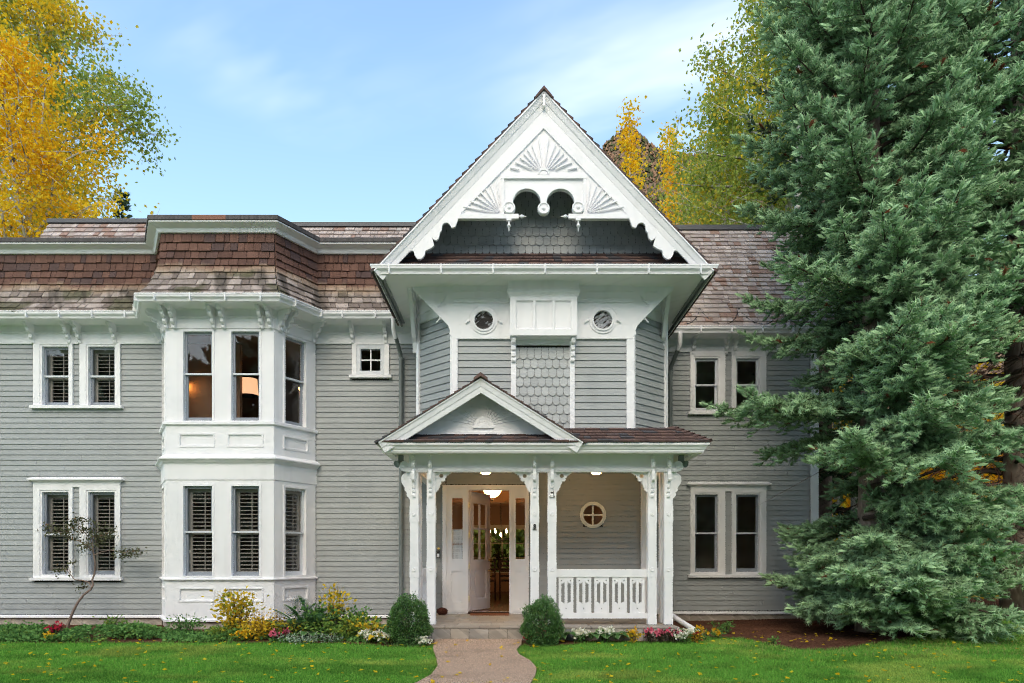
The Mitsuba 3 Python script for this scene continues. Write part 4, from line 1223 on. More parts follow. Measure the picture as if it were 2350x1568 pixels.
# ------------------------------------------------------------------ front door and side lights
D0, D1 = fx(1015, 13.37), fx(1213, 13.37)
d0, d1 = fx(1074, 13.37), fx(1168, 13.37)
dk = newkey('door_frame', H)
zb, zt = .345, 2.735
zx = fz(1141, 13.37)
sl = [(fx(1029, 13.37) + .045, fx(1070, 13.37) - .06), (fx(1175, 13.37) + .06, fx(1213, 13.37) - .075)]
glz = (fz(1283, 13.37), fz(1143, 13.37))
glx = [(fx(1036.5, 13.37), fx(1061.5, 13.37)), (fx(1183, 13.37), fx(1206, 13.37))]
g = sbox(D0, .322, D1, 2.835).difference(sbox(d0, zb + .015, d1, zt))
for a, b in glx: g = g.difference(sbox(a, glz[0], b, glz[1])).difference(sbox(a - .01, .56, b + .01, 1.16))
fDr = flat(13.37)
m = MB().plate(g, fDr, .09, 0.0)
for a, b in ((D0 - .0, D0 + .075), (D1 - .075, D1)): m.fbox(fDr, a, b, .324, 2.834, .03, .03)
m.fbox(fDr, D0 + .075, D1 - .075, 2.755, 2.834, .03, .03)
for a, b in ((d0 - .055, d0), (d1, d1 + .055)): m.fbox(fDr, a, b, .34, zt + .02, .02, .02)
m.fbox(fDr, D0 + .075, d0 - .055, .35, .41, .012, .012).fbox(fDr, d1 + .055, D1 - .075, .35, .41, .012, .012)
for a, b in glx:
    m.fbox(fDr, a - .03, b + .03, .53, 1.19, -.03, .03)
scene[dk] = mikit.ply((np.vstack(m.v), np.vstack(m.f)), 'm_white')
for a, b in glx:
    MB().quad(*[(x, 13.40, z) for x, z in ((a, glz[0]), (b, glz[0]), (b, glz[1]), (a, glz[1]))]).build('sidelight_pane', 'm_pane', dk)
MB().box(d0, d1, 13.34, 13.5, .325, .36).build('threshold', 'm_dark_wood', dk)
# leaf, swung inwards
hx, hy = d0 + .012, 13.44
fxn, fyn = d0 + .012 + .37, 13.44 + .76
fl = Frame((hx, hy), (fxn, fyn)); LW = fl.len
door = newkey('front_door', H)
gl = [(.145, LW / 2 - .015, 1.40 + .62, 2.50), (LW / 2 + .015, LW - .145, 1.40 + .62, 2.50), (.145, LW / 2 - .015, 1.38, 1.98), (LW / 2 + .015, LW - .145, 1.38, 1.98)]
g = sbox(0, .375, LW, 2.72)
for a, b, c, d in gl: g = g.difference(sbox(a, c, b, d))
g = g.difference(sbox(.16, .60, LW - .16, 1.18))
m = MB().plate(g, fl, .045, 0.022).fbox(fl, .14, LW - .14, .58, 1.2, .0, .015).fbox(fl, .20, LW - .20, .65, 1.13, .014, .015)
scene[door] = mikit.ply((np.vstack(m.v), np.vstack(m.f)), 'm_door_paint')
for a, b, c, d in gl: MB().quad(fl.at(a, c), fl.at(b, c), fl.at(b, d), fl.at(a, d)).build('pane', 'm_pane', door)
for z in (.62, 1.25, 1.85, 2.45):
    MB().box(d0 - .012, d0 + .022, 13.415, 13.432, z - .055, z + .055).build('hinge', 'm_brass', door)
hb = MB()
for o in (1, -1):
    p = fl.at(LW - .055, 1.36, o * .022); hb.lathe([(.028, 0), (.028, .01), (.012, .012), (.012, .03), (.026, .04), (.028, .055), (.001, .065)], p, fl.n * o, 14)
    q = fl.at(LW - .055, 1.15, o * .022); hb.lathe([(.025, 0), (.025, .012), (.012, .014), (.012, .05), (.001, .051)], q, fl.n * o, 12)
    hb.tube([q + fl.n * o * .045, q + fl.n * o * .055 + [0, 0, -.05], q + fl.n * o * .05 + [0, 0, -.13], q + fl.n * o * .02 + [0, 0, -.17]], .008, 6)
hb.build('handle', 'm_brass', door, smooth=40)

# hall behind the door
HX0, HX1, HY1, HZ0, HZ1 = -2.3, 2.55, 21.0, .36, 3.0
hall = newkey('hall', H)
m = MB()
m.quad((HX0, 13.5, HZ0), (HX0, HY1, HZ0), (HX0, HY1, HZ1), (HX0, 13.5, HZ1))
m.quad((HX1, 13.5, HZ0), (HX1, HY1, HZ0), (HX1, HY1, HZ1), (HX1, 13.5, HZ1))
wx0, wx1, wz0, wz1 = -1.35, .75, .95, 2.28
fH = flat(HY1)
m.plate(sbox(HX0, HZ0, HX1, HZ1).difference(sbox(wx0, wz0, wx1, wz1)), fH, .1)
scene[hall] = mikit.ply((np.vstack(m.v), np.vstack(m.f)), 'm_hall_wall')
MB().quad((HX0, 13.45, HZ1), (HX1, 13.45, HZ1), (HX1, HY1, HZ1), (HX0, HY1, HZ1)).box(HX0, HX1, 16.2, 16.5, 2.72, HZ1).build('ceiling', 'm_hall_ceiling', hall)
fk = MB().box(HX0, HX1, 13.43, HY1, HZ0 - .1, HZ0 - .012).build('floor', 'm_dark_wood', hall)
for i in range(46):
    x = HX0 + i * (HX1 - HX0) / 46
    MB().box(x + .001, x + (HX1 - HX0) / 46 - .001, 13.5, HY1, HZ0 - .02, HZ0, uv=(rng.random(), 0)).build('floor_plank', 'm_wood_floor', hall, useuv=True)
m = MB()
for x in np.linspace(wx0, wx1, 7): m.box(x - .018, x + .018, HY1 - .03, HY1 + .02, wz0, wz1)
for z in np.linspace(wz0, wz1, 4): m.box(wx0, wx1, HY1 - .028, HY1 + .018, z - .015, z + .015)
m.box(wx0 - .1, wx1 + .1, HY1 - .05, HY1 - .001, wz1, wz1 + .12)
m.build('window_muntins', 'm_cream', hall)

# ------------------------------------------------------------------ small parts fixed to the house
def downspout(P, r=.04, mat='m_gutter_dark', name='downspout'):
    return MB().tube(P, r, 10).build(name, mat, H, smooth=50)


dsx = fx(914, YW) + .03
downspout([(dsx - .05, 12.93, 5.93), (dsx - .05, 12.95, 5.72), (dsx - .02, 13.05, 5.60)], .042, 'm_white')
downspout([(dsx - .02, 13.04, 5.61), (dsx + .03, 13.31, 5.36), (dsx + .03, 13.33, 5.28), (dsx + .03, 13.33, .35)], .040, 'm_gutter_dark')
MB().tube([(dsx + .03, 13.33, 2.35), (dsx + .03, 13.33, 2.41)], .047, 10).build('downspout_collar', 'm_gutter_dark', H)
MB().tube([(dsx + .03, 13.33, 5.25), (dsx + .03, 13.33, 5.31)], .047, 10).build('downspout_collar', 'm_gutter_dark', H)
rx = fx(1557, 13.8)
downspout([(rx + .02, 13.76, 5.93), (rx + .02, 13.78, 5.72), (rx, 13.86, 5.62)], .045, 'm_white')
downspout([(rx, 13.85, 5.63), (rx - .08, 14.14, 5.35), (rx - .08, 14.17, 5.25), (rx - .08, 14.17, .6), (rx - .08, 14.1, .4)], .042, 'm_gutter_dark')
# spout leader that runs out over the bed
downspout([(2.78, 11.9, .42), (2.86, 11.6, .34), (3.1, 11.2, .17)], .045, 'm_white', 'leader_pipe')
# heating cable on the right roof
pts = []
for i in range(60):
    t = i / 59 * 3.2
    ph = t % 1.0
    x = 3.45 + .80 * t + .13 * math.sin(2 * math.pi * ph)
    hgt = .5 - .5 * math.cos(2 * math.pi * ph)
    pts.append((x, 13.78 + .34 * hgt, 6.11 + .50 * hgt))
MB().tube(pts, .009, 5).build('heating_cable', 'm_iron', H)
# floodlights at the porch corners
for xe, s in ((PC[0][0], -1), (PC[5][1], 1)):
    MB().lathe([(.02, 0), (.03, .03), (.055, .09), (.06, .11), (.05, .112), (.001, .10)], (xe + s * .16, YQ + .1, 3.0), (s * .45, -.6, -.35), 14).box(xe + s * .16 - .04, xe + s * .16 + .04, YQ + .06, YQ + .14, 3.0, 3.11).build('floodlight', 'm_gutter_dark', H, smooth=40)
# iron ornaments on two posts
for (a, b), z, sc in ((PC[3], fz(1136, YQ), 1.0), (PC[2], fz(1212, YQ), .72)):
    xm = (a + b) / 2
    g = Polygon([(-.022, .09), (.022, .09), (.03, .05), (.022, .02), (.045, -.04), (-.045, -.04), (-.022, .02), (-.03, .05)])
    for c, r in (((0, .055), .011), ((-.02, -.012), .01), ((.02, -.012), .01), ((0, .015), .006)): g = g.difference(Point(*c).buffer(r, 8))
    g = g.difference(sbox(-.03, -.034, -.01, -.026)).difference(sbox(.01, -.034, .03, -.026))
    g = shapely.affinity.scale(g, sc, sc, origin=(0, 0)); g = shapely.affinity.translate(g, xm, z)
    k = thing('wrought_ornament', 'tall black iron ornament just under the console of the fourth porch post' if sc == 1.0 else 'small black iron ornament halfway up the porch post beside the front door', 'ornament')
    m = MB().plate(g, flat(YQ), .02, .024); scene[k] = mikit.ply((np.vstack(m.v), np.vstack(m.f)), 'm_iron')
# door bell keypad
xk = fx(1005.5, 13.38)
k = thing('door_keypad', 'small black and white keypad on the siding left of the front door', 'keypad')
scene[k] = mikit.ply((np.vstack((c := MB().box(xk - .03, xk + .03, 13.345, 13.38, fz(1280, 13.38), fz(1265, 13.38))).v), np.vstack(c.f)), 'm_iron')
MB().box(xk - .022, xk + .022, 13.335, 13.346, fz(1279, 13.38), fz(1271, 13.38)).build('button_plate', 'm_white', k)
k = thing('door_bell', 'round brass bell push above the keypad beside the door', 'doorbell')
scene[k] = mikit.ply((np.vstack((c := MB().lathe([(.026, 0), (.026, .01), (.018, .016), (.01, .018), (.001, .022)], (xk + .005, 13.375, fz(1259.5, 13.38)), (0, -1, 0), 16)).v), np.vstack(c.f)), 'm_brass', smooth=40)
# notices on the side light
for i, (za, zb_) in enumerate(((1215, 1248), (1250, 1284))):
    k = thing('paper_notice', ('upper' if i == 0 else 'lower') + ' printed paper notice taped inside the glass left of the door', 'notice', 'notices taped to the side light')
    scene[k] = mikit.ply((np.vstack((c := MB().box(glx[0][0] + .005, glx[0][1] - .005, 13.406, 13.409, fz(zb_, 13.4), fz(za, 13.4))).v), np.vstack(c.f)), 'm_paper')
# porch ceiling lamps
for i, x in enumerate((1114, 1368)):
    k = thing('ceiling_lamp', 'lit globe lamp under the porch ceiling ' + ('in front of the door' if i == 0 else 'above the balustrade'), 'lamp', 'globe lamps under the porch ceiling')
    xx = fx(x, 12.2)
    scene[k] = mikit.ply((np.vstack((c := MB().lathe([(.10, 0), (.11, .02), (.09, .03)], (xx, 12.2, 3.112), (0, 0, -1), 24)).v), np.vstack(c.f)), 'm_brass', smooth=40)
    MB().lathe([(.094, .03), (.10, .10), (.099, .15), (.085, .19), (.05, .212), (.001, .218)], (xx, 12.2, 3.112), (0, 0, -1), 24).build('globe', {'type': 'diffuse'}, k, smooth=True, emitter=lamp((1.7, .95, .38)))
# doormat
k = thing('doormat', 'flat reddish brown coir mat lying before the front door', 'doormat')
M('coir', two({'type': 'diffuse', 'reflectance': proc(lambda p, n, uv: mix((0.13, 0.05, 0.025), (0.26, 0.11, 0.06), noise(p.x * 160, p.y * 160, 0.0)))}))
scene[k] = mikit.ply((np.vstack((c := MB().box(-.80, -.06, 13.0, 13.3, PF + .002, PF + .022)).v), np.vstack(c.f)), 'm_coir')
k = thing('brown_bristly_doorstop', 'dark brown bristly lump sitting on the porch floor left of the door', 'boot scraper')
ico = trimesh.creation.icosphere(3, 1.0); v = np.array(ico.vertices)
v = v * (1 + .16 * (meshkit.fbm(v * 5, 3, seed=3)[:, None] - .5) * 2) * [.105, .075, .075] + [-1.34, 13.16, PF + .068]
M('bristle', two({'type': 'diffuse', 'reflectance': proc(lambda p, n, uv: mix((0.02, 0.012, 0.01), (0.16, 0.06, 0.04), noise(p.x * 80, p.y * 80, p.z * 80)))}))
scene[k] = mikit.ply((v, np.array(ico.faces)), 'm_bristle')

# ------------------------------------------------------------------ things inside the hall
k = thing('hall_lamp', 'lit alabaster bowl lamp on the hall ceiling just inside the open door', 'lamp')
lx, ly = -.42, 14.7
scene[k] = mikit.ply((np.vstack((c := MB().lathe([(.06, 0), (.06, .03), (.012, .035), (.012, .33), (.03, .34), (.02, .36), (.001, .37)], (lx, ly, 3.0), (0, 0, -1), 16)).v), np.vstack(c.f)), 'm_iron', smooth=40)
MB().lathe([(.20, .10), (.195, .14), (.16, .21), (.10, .27), (.03, .30), (.001, .305)], (lx, ly, 3.0), (0, 0, -1), 28).build('bowl', {'type': 'diffuse'}, k, smooth=True, emitter=lamp((2.4, 1.2, .38)))
k = thing('chandelier', 'many armed iron chandelier with candle bulbs hanging above the dining table', 'chandelier')
cx, cy, cz = -.30, 18.4, 1.92
m = MB().tube([(cx, cy, 3.0), (cx, cy, cz - .05)], .012, 6)
for i in range(12):
    a = i * 2 * math.pi / 12; r = .42 if i % 2 else .30; h = 0 if i % 2 else .1
    m.tube([(cx, cy, cz - .06), (cx + r * .6 * math.cos(a), cy + r * .6 * math.sin(a), cz - .12 + h), (cx + r * math.cos(a), cy + r * math.sin(a), cz - .03 + h), (cx + r * math.cos(a), cy + r * math.sin(a), cz + .05 + h)], .010, 5)
scene[k] = mikit.ply((np.vstack(m.v), np.vstack(m.f)), 'm_iron')
for i in range(12):
    a = i * 2 * math.pi / 12; r = .42 if i % 2 else .30; h = 0 if i % 2 else .1
    MB().lathe([(.012, 0), (.024, .03), (.022, .05), (.012, .09), (.001, .11)], (cx + r * math.cos(a), cy + r * math.sin(a), cz + .05 + h), (0, 0, 1), 8).build('bulb', {'type': 'diffuse'}, k, smooth=True, emitter=lamp((3.2, 2.0, .8)))
k = thing('dining_table', 'dark wooden dining table inside the house beyond the open door', 'table')
m = MB().box(-1.1, .6, 17.6, 19.2, 1.08, 1.12)
scene[k] = mikit.ply((np.vstack(m.v), np.vstack(m.f)), 'm_dark_wood')
for x in (-1.0, .5):
    for y in (17.7, 19.1): MB().box(x - .035, x + .035, y - .035, y + .035, HZ0, 1.08).build('leg', 'm_dark_wood', k)
for i, x in enumerate((-.62, -.12, .36)):
    k = thing('dining_chair', ('dark ladder back chair seen through the doorway beside the door leaf', 'dark ladder back chair in the middle of the doorway view', 'dark ladder back chair farthest from the door leaf inside')[i], 'chair', 'ladder back chairs at the dining table')
    y = 17.3
    scene[k] = mikit.ply((np.vstack((c := MB().box(x - .21, x + .21, y, y + .42, .80, .84)).v), np.vstack(c.f)), 'm_dark_wood')
    for dx in (-.19, .19):
        MB().box(x + dx - .02, x + dx + .02, y - .03, y + .01, HZ0, 1.36).build('back_post', 'm_dark_wood', k)
        MB().box(x + dx - .02, x + dx + .02, y + .38, y + .42, HZ0, .80).build('leg', 'm_dark_wood', k)
    for z in (.92, 1.05, 1.18, 1.29): MB().box(x - .17, x + .17, y - .02, y, z, z + .055).build('back_slat', 'm_dark_wood', k)
k = thing('flower_vase', 'dark vase of flowers standing on the dining table', 'vase')
m = MB().lathe([(.04, 0), (.07, .06), (.075, .12), (.04, .2), (.05, .24)], (-.33, 17.95, 1.12), (0, 0, 1), 14)
scene[k] = mikit.ply((np.vstack(m.v), np.vstack(m.f)), 'm_iron', smooth=40)
m = MB(); r_ = np.random.default_rng(5)
for i in range(60):
    d = r_.normal(size=3) * [.12, .12, .1]; p = np.array([-.33, 17.95, 1.48]) + d
    m.tube([(-.33, 17.95, 1.34), p], .004, 3)
    m.lathe([(.001, -.02), (.025, 0), (.001, .02)], p, (0, 0, 1), 5)
m.build('flowers', 'm_darkleaf', k)
# lamps in the upper bay room
k = thing('table_lamp', 'lit drum shade lamp seen through the middle upper bay window', 'lamp')
lx, ly = fx(570, 14.3), 14.3
scene[k] = mikit.ply((np.vstack((c := MB().lathe([(.10, 0), (.10, .02), (.02, .04), (.05, .15), (.06, .25), (.02, .38), (.012, .55)], (lx, ly, 3.75), (0, 0, 1), 16)).v), np.vstack(c.f)), 'm_iron', smooth=40)
MB().lathe([(.20, 0), (.175, .34)], (lx, ly, fz(908, 14.3)), (0, 0, 1), 28).build('lamp_shade', {'type': 'diffuse'}, k, smooth=True, emitter=lamp((.085, .046, .024)))
k = thing('table_lamp_base_stand', 'dark side table carrying the drum shade lamp upstairs', 'side table') if False else None
k = thing('wall_sconce', 'glowing amber wall sconce behind the left upper bay window', 'lamp', 'sconces in the upper bay room')
sx, sy = fx(437, 13.85), 13.85
MB().box(-6.9, -5.55, 13.98, 14.1, 3.36, 5.78).build('partition', 'm_room_wall', 'house')
MB().box(-4.75, -3.5, 15.3, 15.4, 3.36, 5.78).build('partition', 'm_room_wall', 'house')
def sconce(x, y, z):
    global k
    m = MB().lathe([(.02, 0), (.05, .06), (.07, .12)], (x, y, z), (0, 0, 1), 14)
    return m
sx = fx(424, 13.88)
scene[k] = mikit.ply((np.vstack((c := sconce(sx, 13.88, 4.83)).v), np.vstack(c.f)), {'type': 'diffuse'}, emitter=lamp((1.7, .75, .19)))
k = thing('wall_sconce', 'glowing amber wall sconce behind the angled upper bay window', 'lamp', 'sconces in the upper bay room')
sx = fx(692, 15.18)
scene[k] = mikit.ply((np.vstack((c := sconce(sx, 15.18, 5.05)).v), np.vstack(c.f)), {'type': 'diffuse'}, emitter=lamp((1.7, .75, .19)))


# ------------------------------------------------------------------ boards and shingles become parts
BOARDS.sort(key=lambda b: -b[0])
rest = {}
for i, (_, wk, P, uv) in enumerate(BOARDS):
    if i < 300: MB().hexa([np.asarray(q) for q in P], uv).build('siding_board', 'm_siding', wk, useuv=True)
    else: rest.setdefault(wk, MB()).hexa([np.asarray(q) for q in P], uv)
for wk, m in rest.items(): tag(m.build('siding', 'm_siding', wk, useuv=True), kind='stuff')
SHINGLES.sort(key=lambda b: -b[0])
rest = {}
for i, (_, rk, mt, P, uv) in enumerate(SHINGLES):
    if i < 300: MB().hexa([np.asarray(q) for q in P], uv).build('roof_shingle', mt, rk, useuv=True)
    else: rest.setdefault((rk, mt), MB()).hexa([np.asarray(q) for q in P], uv)
for (rk, mt), m in rest.items(): tag(m.build('shingles', mt, rk, useuv=True), kind='stuff')

# ------------------------------------------------------------------ ground
k = newkey('lawn'); tag(k, 'level green lawn in front of the house', kind='structure')
xs = np.concatenate([np.linspace(-900, -14, 14), np.linspace(-12, 13, 60), np.linspace(16, 900, 14)])
ys = np.concatenate([np.linspace(-300, 3, 8), np.linspace(4, 20, 40), np.linspace(24, 1400, 16)])
gx, gy = np.meshgrid(xs, ys)


def ground_z(x, y):
    x, y = np.asarray(x, float), np.asarray(y, float)
    return .06 + .04 * np.clip((y - 8) / 3, 0, 1) + .03 * (meshkit.noise(np.stack([x * .35, y * .35, 0 * x], -1), 4) - .5) * np.clip((9.9 - np.abs(y - 5.5)) , 0, 1) + .12 * np.clip((x - 4) / 5, 0, 1) * np.clip((y - 10.5) / 2, 0, 1)


V = np.c_[gx.ravel(), gy.ravel(), ground_z(gx, gy).ravel()]
nx = len(xs)
F = np.array([(j * nx + i, j * nx + i + 1, (j + 1) * nx + i + 1, (j + 1) * nx + i) for j in range(len(ys) - 1) for i in range(nx - 1)])
scene[k] = mikit.ply((V, F), 'm_lawn', smooth=True)


def sheet(poly, dz, res=.25):
    """a sheet that follows the ground"""
    m = trimesh.creation.extrude_polygon(poly, .01, engine='earcut')
    tv, tf = trimesh.creation.triangulate_polygon(poly, engine='earcut')
    t = trimesh.Trimesh(np.c_[tv, np.zeros(len(tv))], tf, process=False)
    v, f = trimesh.remesh.subdivide_to_size(t.vertices, t.faces, res, max_iter=20)
    return np.c_[v[:, :2], ground_z(v[:, 0], v[:, 1]) + dz], f


PATHP = Polygon([(-1.22, 10.85), (.12, 10.85), (.10, 10.3), (-.05, 9.9), (.03, 9.5), (.22, 9.1), (.30, 8.6), (.26, 8.1), (.14, 7.6), (.1, 5), (.1, 0), (-1.3, 0), (-1.4, 5), (-1.30, 7.0), (-1.08, 7.6), (-.98, 8.2), (-.97, 8.7), (-1.05, 9.3), (-1.18, 9.9)]).buffer(.12).buffer(-.12)
PATHP = Polygon([(-1.22, 10.83), (.16, 10.83), (.14, 10.3), (.06, 9.85), (.10, 9.4), (.24, 8.9), (.30, 8.4), (.27, 7.9), (.20, 7.4), (.2, 2.45), (-1.15, 2.45), (-1.14, 7.0), (-1.02, 7.4), (-.93, 7.9), (-.92, 8.5), (-1.02, 9.2), (-1.14, 9.9)])
k = newkey('path'); tag(k, 'curving exposed aggregate path leading to the porch step', kind='structure')
v, f = sheet(PATHP, .035)
m = MB().add(v, f)
ring = np.array(PATHP.exterior.coords)
zz = ground_z(ring[:, 0], ring[:, 1])
for a, b, za, zb2 in zip(ring[:-1], ring[1:], zz[:-1], zz[1:]):
    m.quad((*a, za + .035), (*b, zb2 + .035), (*b, zb2 - .1), (*a, za - .1))
scene[k] = mikit.ply((np.vstack(m.v), np.vstack(m.f)), 'm_path')
BED_L = Polygon([(-12.6, 13.5), (-12.6, 10.7), (-9.5, 10.62), (-7.5, 10.55), (-5.5, 10.6), (-4.0, 10.55), (-2.6, 10.5), (-1.9, 10.2), (-1.3, 10.12), (-1.16, 10.5), (-1.2, 10.9), (-1.85, 10.95), (-1.85, 13.5)])
BED_R = Polygon([(.13, 10.85), (.12, 10.4), (.3, 10.2), (.75, 10.3), (1.2, 10.62), (2.6, 10.7), (3.2, 11.4), (3.75, 11.15), (4.1, 9.95), (4.6, 9.9), (5.5, 10.5), (7.1, 11.5), (8.6, 12.6), (10.5, 14.0), (30, 15), (30, 30), (3, 30), (3, 13.0), (2.7, 10.9)])
for P_, lab in ((BED_L, 'dark soil bed along the left wing'), (BED_R, 'reddish mulch bed under the spruce and along the porch')):
    k = newkey('planting_bed'); tag(k, lab, kind='structure')
    scene[k] = mikit.ply(sheet(P_.buffer(.05).buffer(-.05), .012, .4), 'm_mulch', smooth=True)

k = newkey('street'); tag(k, 'unseen pale concrete slab added before the lawn to bounce light', kind='structure')  # added out of view to bounce fill light up onto the soffits
scene[k] = mikit.ply((np.array([(-60, -13, .07), (60, -13, .07), (60, 2.5, .07), (-60, 2.5, .07)]), np.array([(0, 1, 2), (0, 2, 3)])), 'm_street')

# grass blades
rg = np.random.default_rng(12)


def in_poly(x, y, P): return shapely.contains_xy(P, x, y)


blocked = unary_union([PATHP.buffer(.004), BED_L.buffer(-.03), BED_R.buffer(-.03), sbox(-1.9, 10.8, 2.7, 14)])
N = 340000
y = 6.6 + (14.2 - 6.6) * rg.random(N) ** 1.35
x = (rg.random(N) - .5) * 2 * (y * .80 + .6)
keep = ~in_poly(x, y, blocked) & (y < 14.2)
x, y = x[keep], y[keep]; n = len(x)
h = (.022 + .03 * rg.random(n)) * (.75 + .6 * meshkit.fbm(np.c_[x * 5, y * 5, 0 * x], 2, seed=6))
a = rg.random(n) * 2 * np.pi
ln = rg.normal(size=(n, 2)) * .012
wd = .0035 + .003 * rg.random(n)
z = ground_z(x, y)
V = np.empty((n, 3, 3))
V[:, 0] = np.c_[x + wd * np.cos(a), y + wd * np.sin(a), z - .005]
V[:, 1] = np.c_[x - wd * np.cos(a), y - wd * np.sin(a), z - .005]
V[:, 2] = np.c_[x + ln[:, 0], y + ln[:, 1], z + h]
k = thing('grass', 'short mown green grass covering the lawn', 'grass', kind='stuff')
dry = np.clip(rg.random(n) * .93 + (.10 + .22 * meshkit.fbm(np.c_[x * 2.5, y * 3.5, 0 * x], 2, seed=3)) * np.clip((x - 2.8) / 1.2, 0, 1) * np.clip((y - 8.9) / 1.2, 0, 1) + .05 * (np.abs(PATHP.exterior.distance(shapely.points(x, y))) < .2), 0, 1)
uvs = np.repeat(np.c_[rg.random(n), dry], 3, 0)
scene[k] = mikit.ply((V.reshape(-1, 3), np.arange(3 * n).reshape(-1, 3)), 'm_grass', uv=uvs)


def leaves(P, D, Nn, size, width, uv, fold=.25):
    """one small folded leaf per row: base P, direction D, blade normal Nn"""
    P, D, Nn = (np.asarray(q, float) for q in (P, D, Nn))
    D = D / (np.linalg.norm(D, axis=1, keepdims=True) + 1e-9)
    S = np.cross(D, Nn); S /= np.linalg.norm(S, axis=1, keepdims=True) + 1e-9
    U_ = np.cross(S, D)
    size = np.broadcast_to(np.asarray(size, float), len(P))[:, None]; width = np.broadcast_to(np.asarray(width, float), len(P))[:, None]
    V = np.stack([P, P + D * size * .45 + S * width * .5 + U_ * fold * width * .5, P + D * size, P + D * size * .45 - S * width * .5 + U_ * fold * width * .5], 1)
    n = len(P)
    F = (np.arange(n)[:, None, None] * 4 + np.array([[0, 1, 2], [0, 2, 3]])[None]).reshape(-1, 3)
    return V.reshape(-1, 3), F, np.repeat(np.asarray(uv, float), 4, 0)


def rdir(r, n, up=0.0):
    d = r.normal(size=(n, 3)); d /= np.linalg.norm(d, axis=1, keepdims=True); d[:, 2] += up
    return d / np.linalg.norm(d, axis=1, keepdims=True)


def mesh_part(key, parts, mat, smooth=False):
    """parts: (V, F, uv) tuples joined"""
    n, vs, fs, us = 0, [], [], []
    for V, F, u in parts:
        vs.append(V); fs.append(F + n); us.append(u); n += len(V)
    scene[key] = mikit.ply((np.vstack(vs), np.vstack(fs)), mat, uv=np.vstack(us))


# fallen leaves on the lawn and path
n = 560
x = rg.uniform(-8, 9, n); y = rg.uniform(7.0, 11.9, n)
keep = (np.abs(x) < y * .8) & ~in_poly(x, y, sbox(-1.9, 10.8, 2.7, 14))
x, y = x[keep], y[keep]; n = len(x)
k = thing('fallen_leaves', 'small yellow aspen leaves scattered over the lawn', 'leaves', kind='stuff')
P = np.c_[x, y, ground_z(x, y) + .045]
V, F, u = leaves(P, rdir(rg, n) * [1, 1, .15], np.c_[rg.normal(size=(n, 2)) * .3, np.ones(n)], (.04 + .04 * rg.random(n)) * np.where(y > 9.5, 1.2, 1), .04 + .03 * rg.random(n), np.c_[.55 + .35 * rg.random(n), rg.random(n)])
scene[k] = mikit.ply((V, F), 'm_aspen_leaf', uv=u)

# ------------------------------------------------------------------ conifers
def shoot_template(needles=11, core=True, seed=1):
    r = np.random.default_rng(seed)
    V, F, t = [], [], []
    n = 0
    if core:
        ring = [(math.cos(a), math.sin(a)) for a in (0, 2.1, 4.2)]
        V += [(0, c * .08, s * .08) for c, s in ring] + [(.6, c * .20, s * .20) for c, s in ring] + [(1.02, 0, 0)]
        t += [.1] * 3 + [.6] * 3 + [1]
        for j in range(3):
            k = (j + 1) % 3
            F += [(j, k, 3 + k), (j, 3 + k, 3 + j), (3 + j, 3 + k, 6)]
        n = 7
    for i in range(needles):
        x = .05 + .9 * (i / needles); a = i * 2.4 + r.random() * .6
        d = np.array([.55, math.cos(a), math.sin(a)]); L = .42 + .12 * r.random()
        d = d / np.linalg.norm(d) * L
        s = np.cross(d, [0, -math.sin(a), math.cos(a)]); s = np.array([0, -math.sin(a), math.cos(a)]) * .032
        b = np.array([x, .04 * math.cos(a), .04 * math.sin(a)])
        V += [b + s, b - s, b + d]; t += [x * .8, x * .8, min(1, x + .35)]
        F.append((n, n + 1, n + 2)); n += 3
    return np.array(V, float), np.array(F, int), np.array(t)


def place_shoots(P, D, S, tone, tpl, r, tipw):
    """copies of the shoot at P along D with size S"""
    V0, F0, t0 = tpl
    D = D / (np.linalg.norm(D, axis=1, keepdims=True) + 1e-9)
    a = rdir(r, len(P)); U_ = np.cross(D, a); U_ /= np.linalg.norm(U_, axis=1, keepdims=True) + 1e-9; W = np.cross(D, U_)
    V = P[:, None] + S[:, None, None] * (V0[None, :, :1] * D[:, None] + V0[None, :, 1:2] * U_[:, None] + V0[None, :, 2:3] * W[:, None])
    n, m = len(P), len(V0)
    F = (np.arange(n)[:, None, None] * m + F0[None]).reshape(-1, 3)
    uv = np.stack([np.repeat(tone[:, None], m, 1), t0[None] * tipw[:, None]], -1).reshape(-1, 2)
    return V.reshape(-1, 3), F, uv


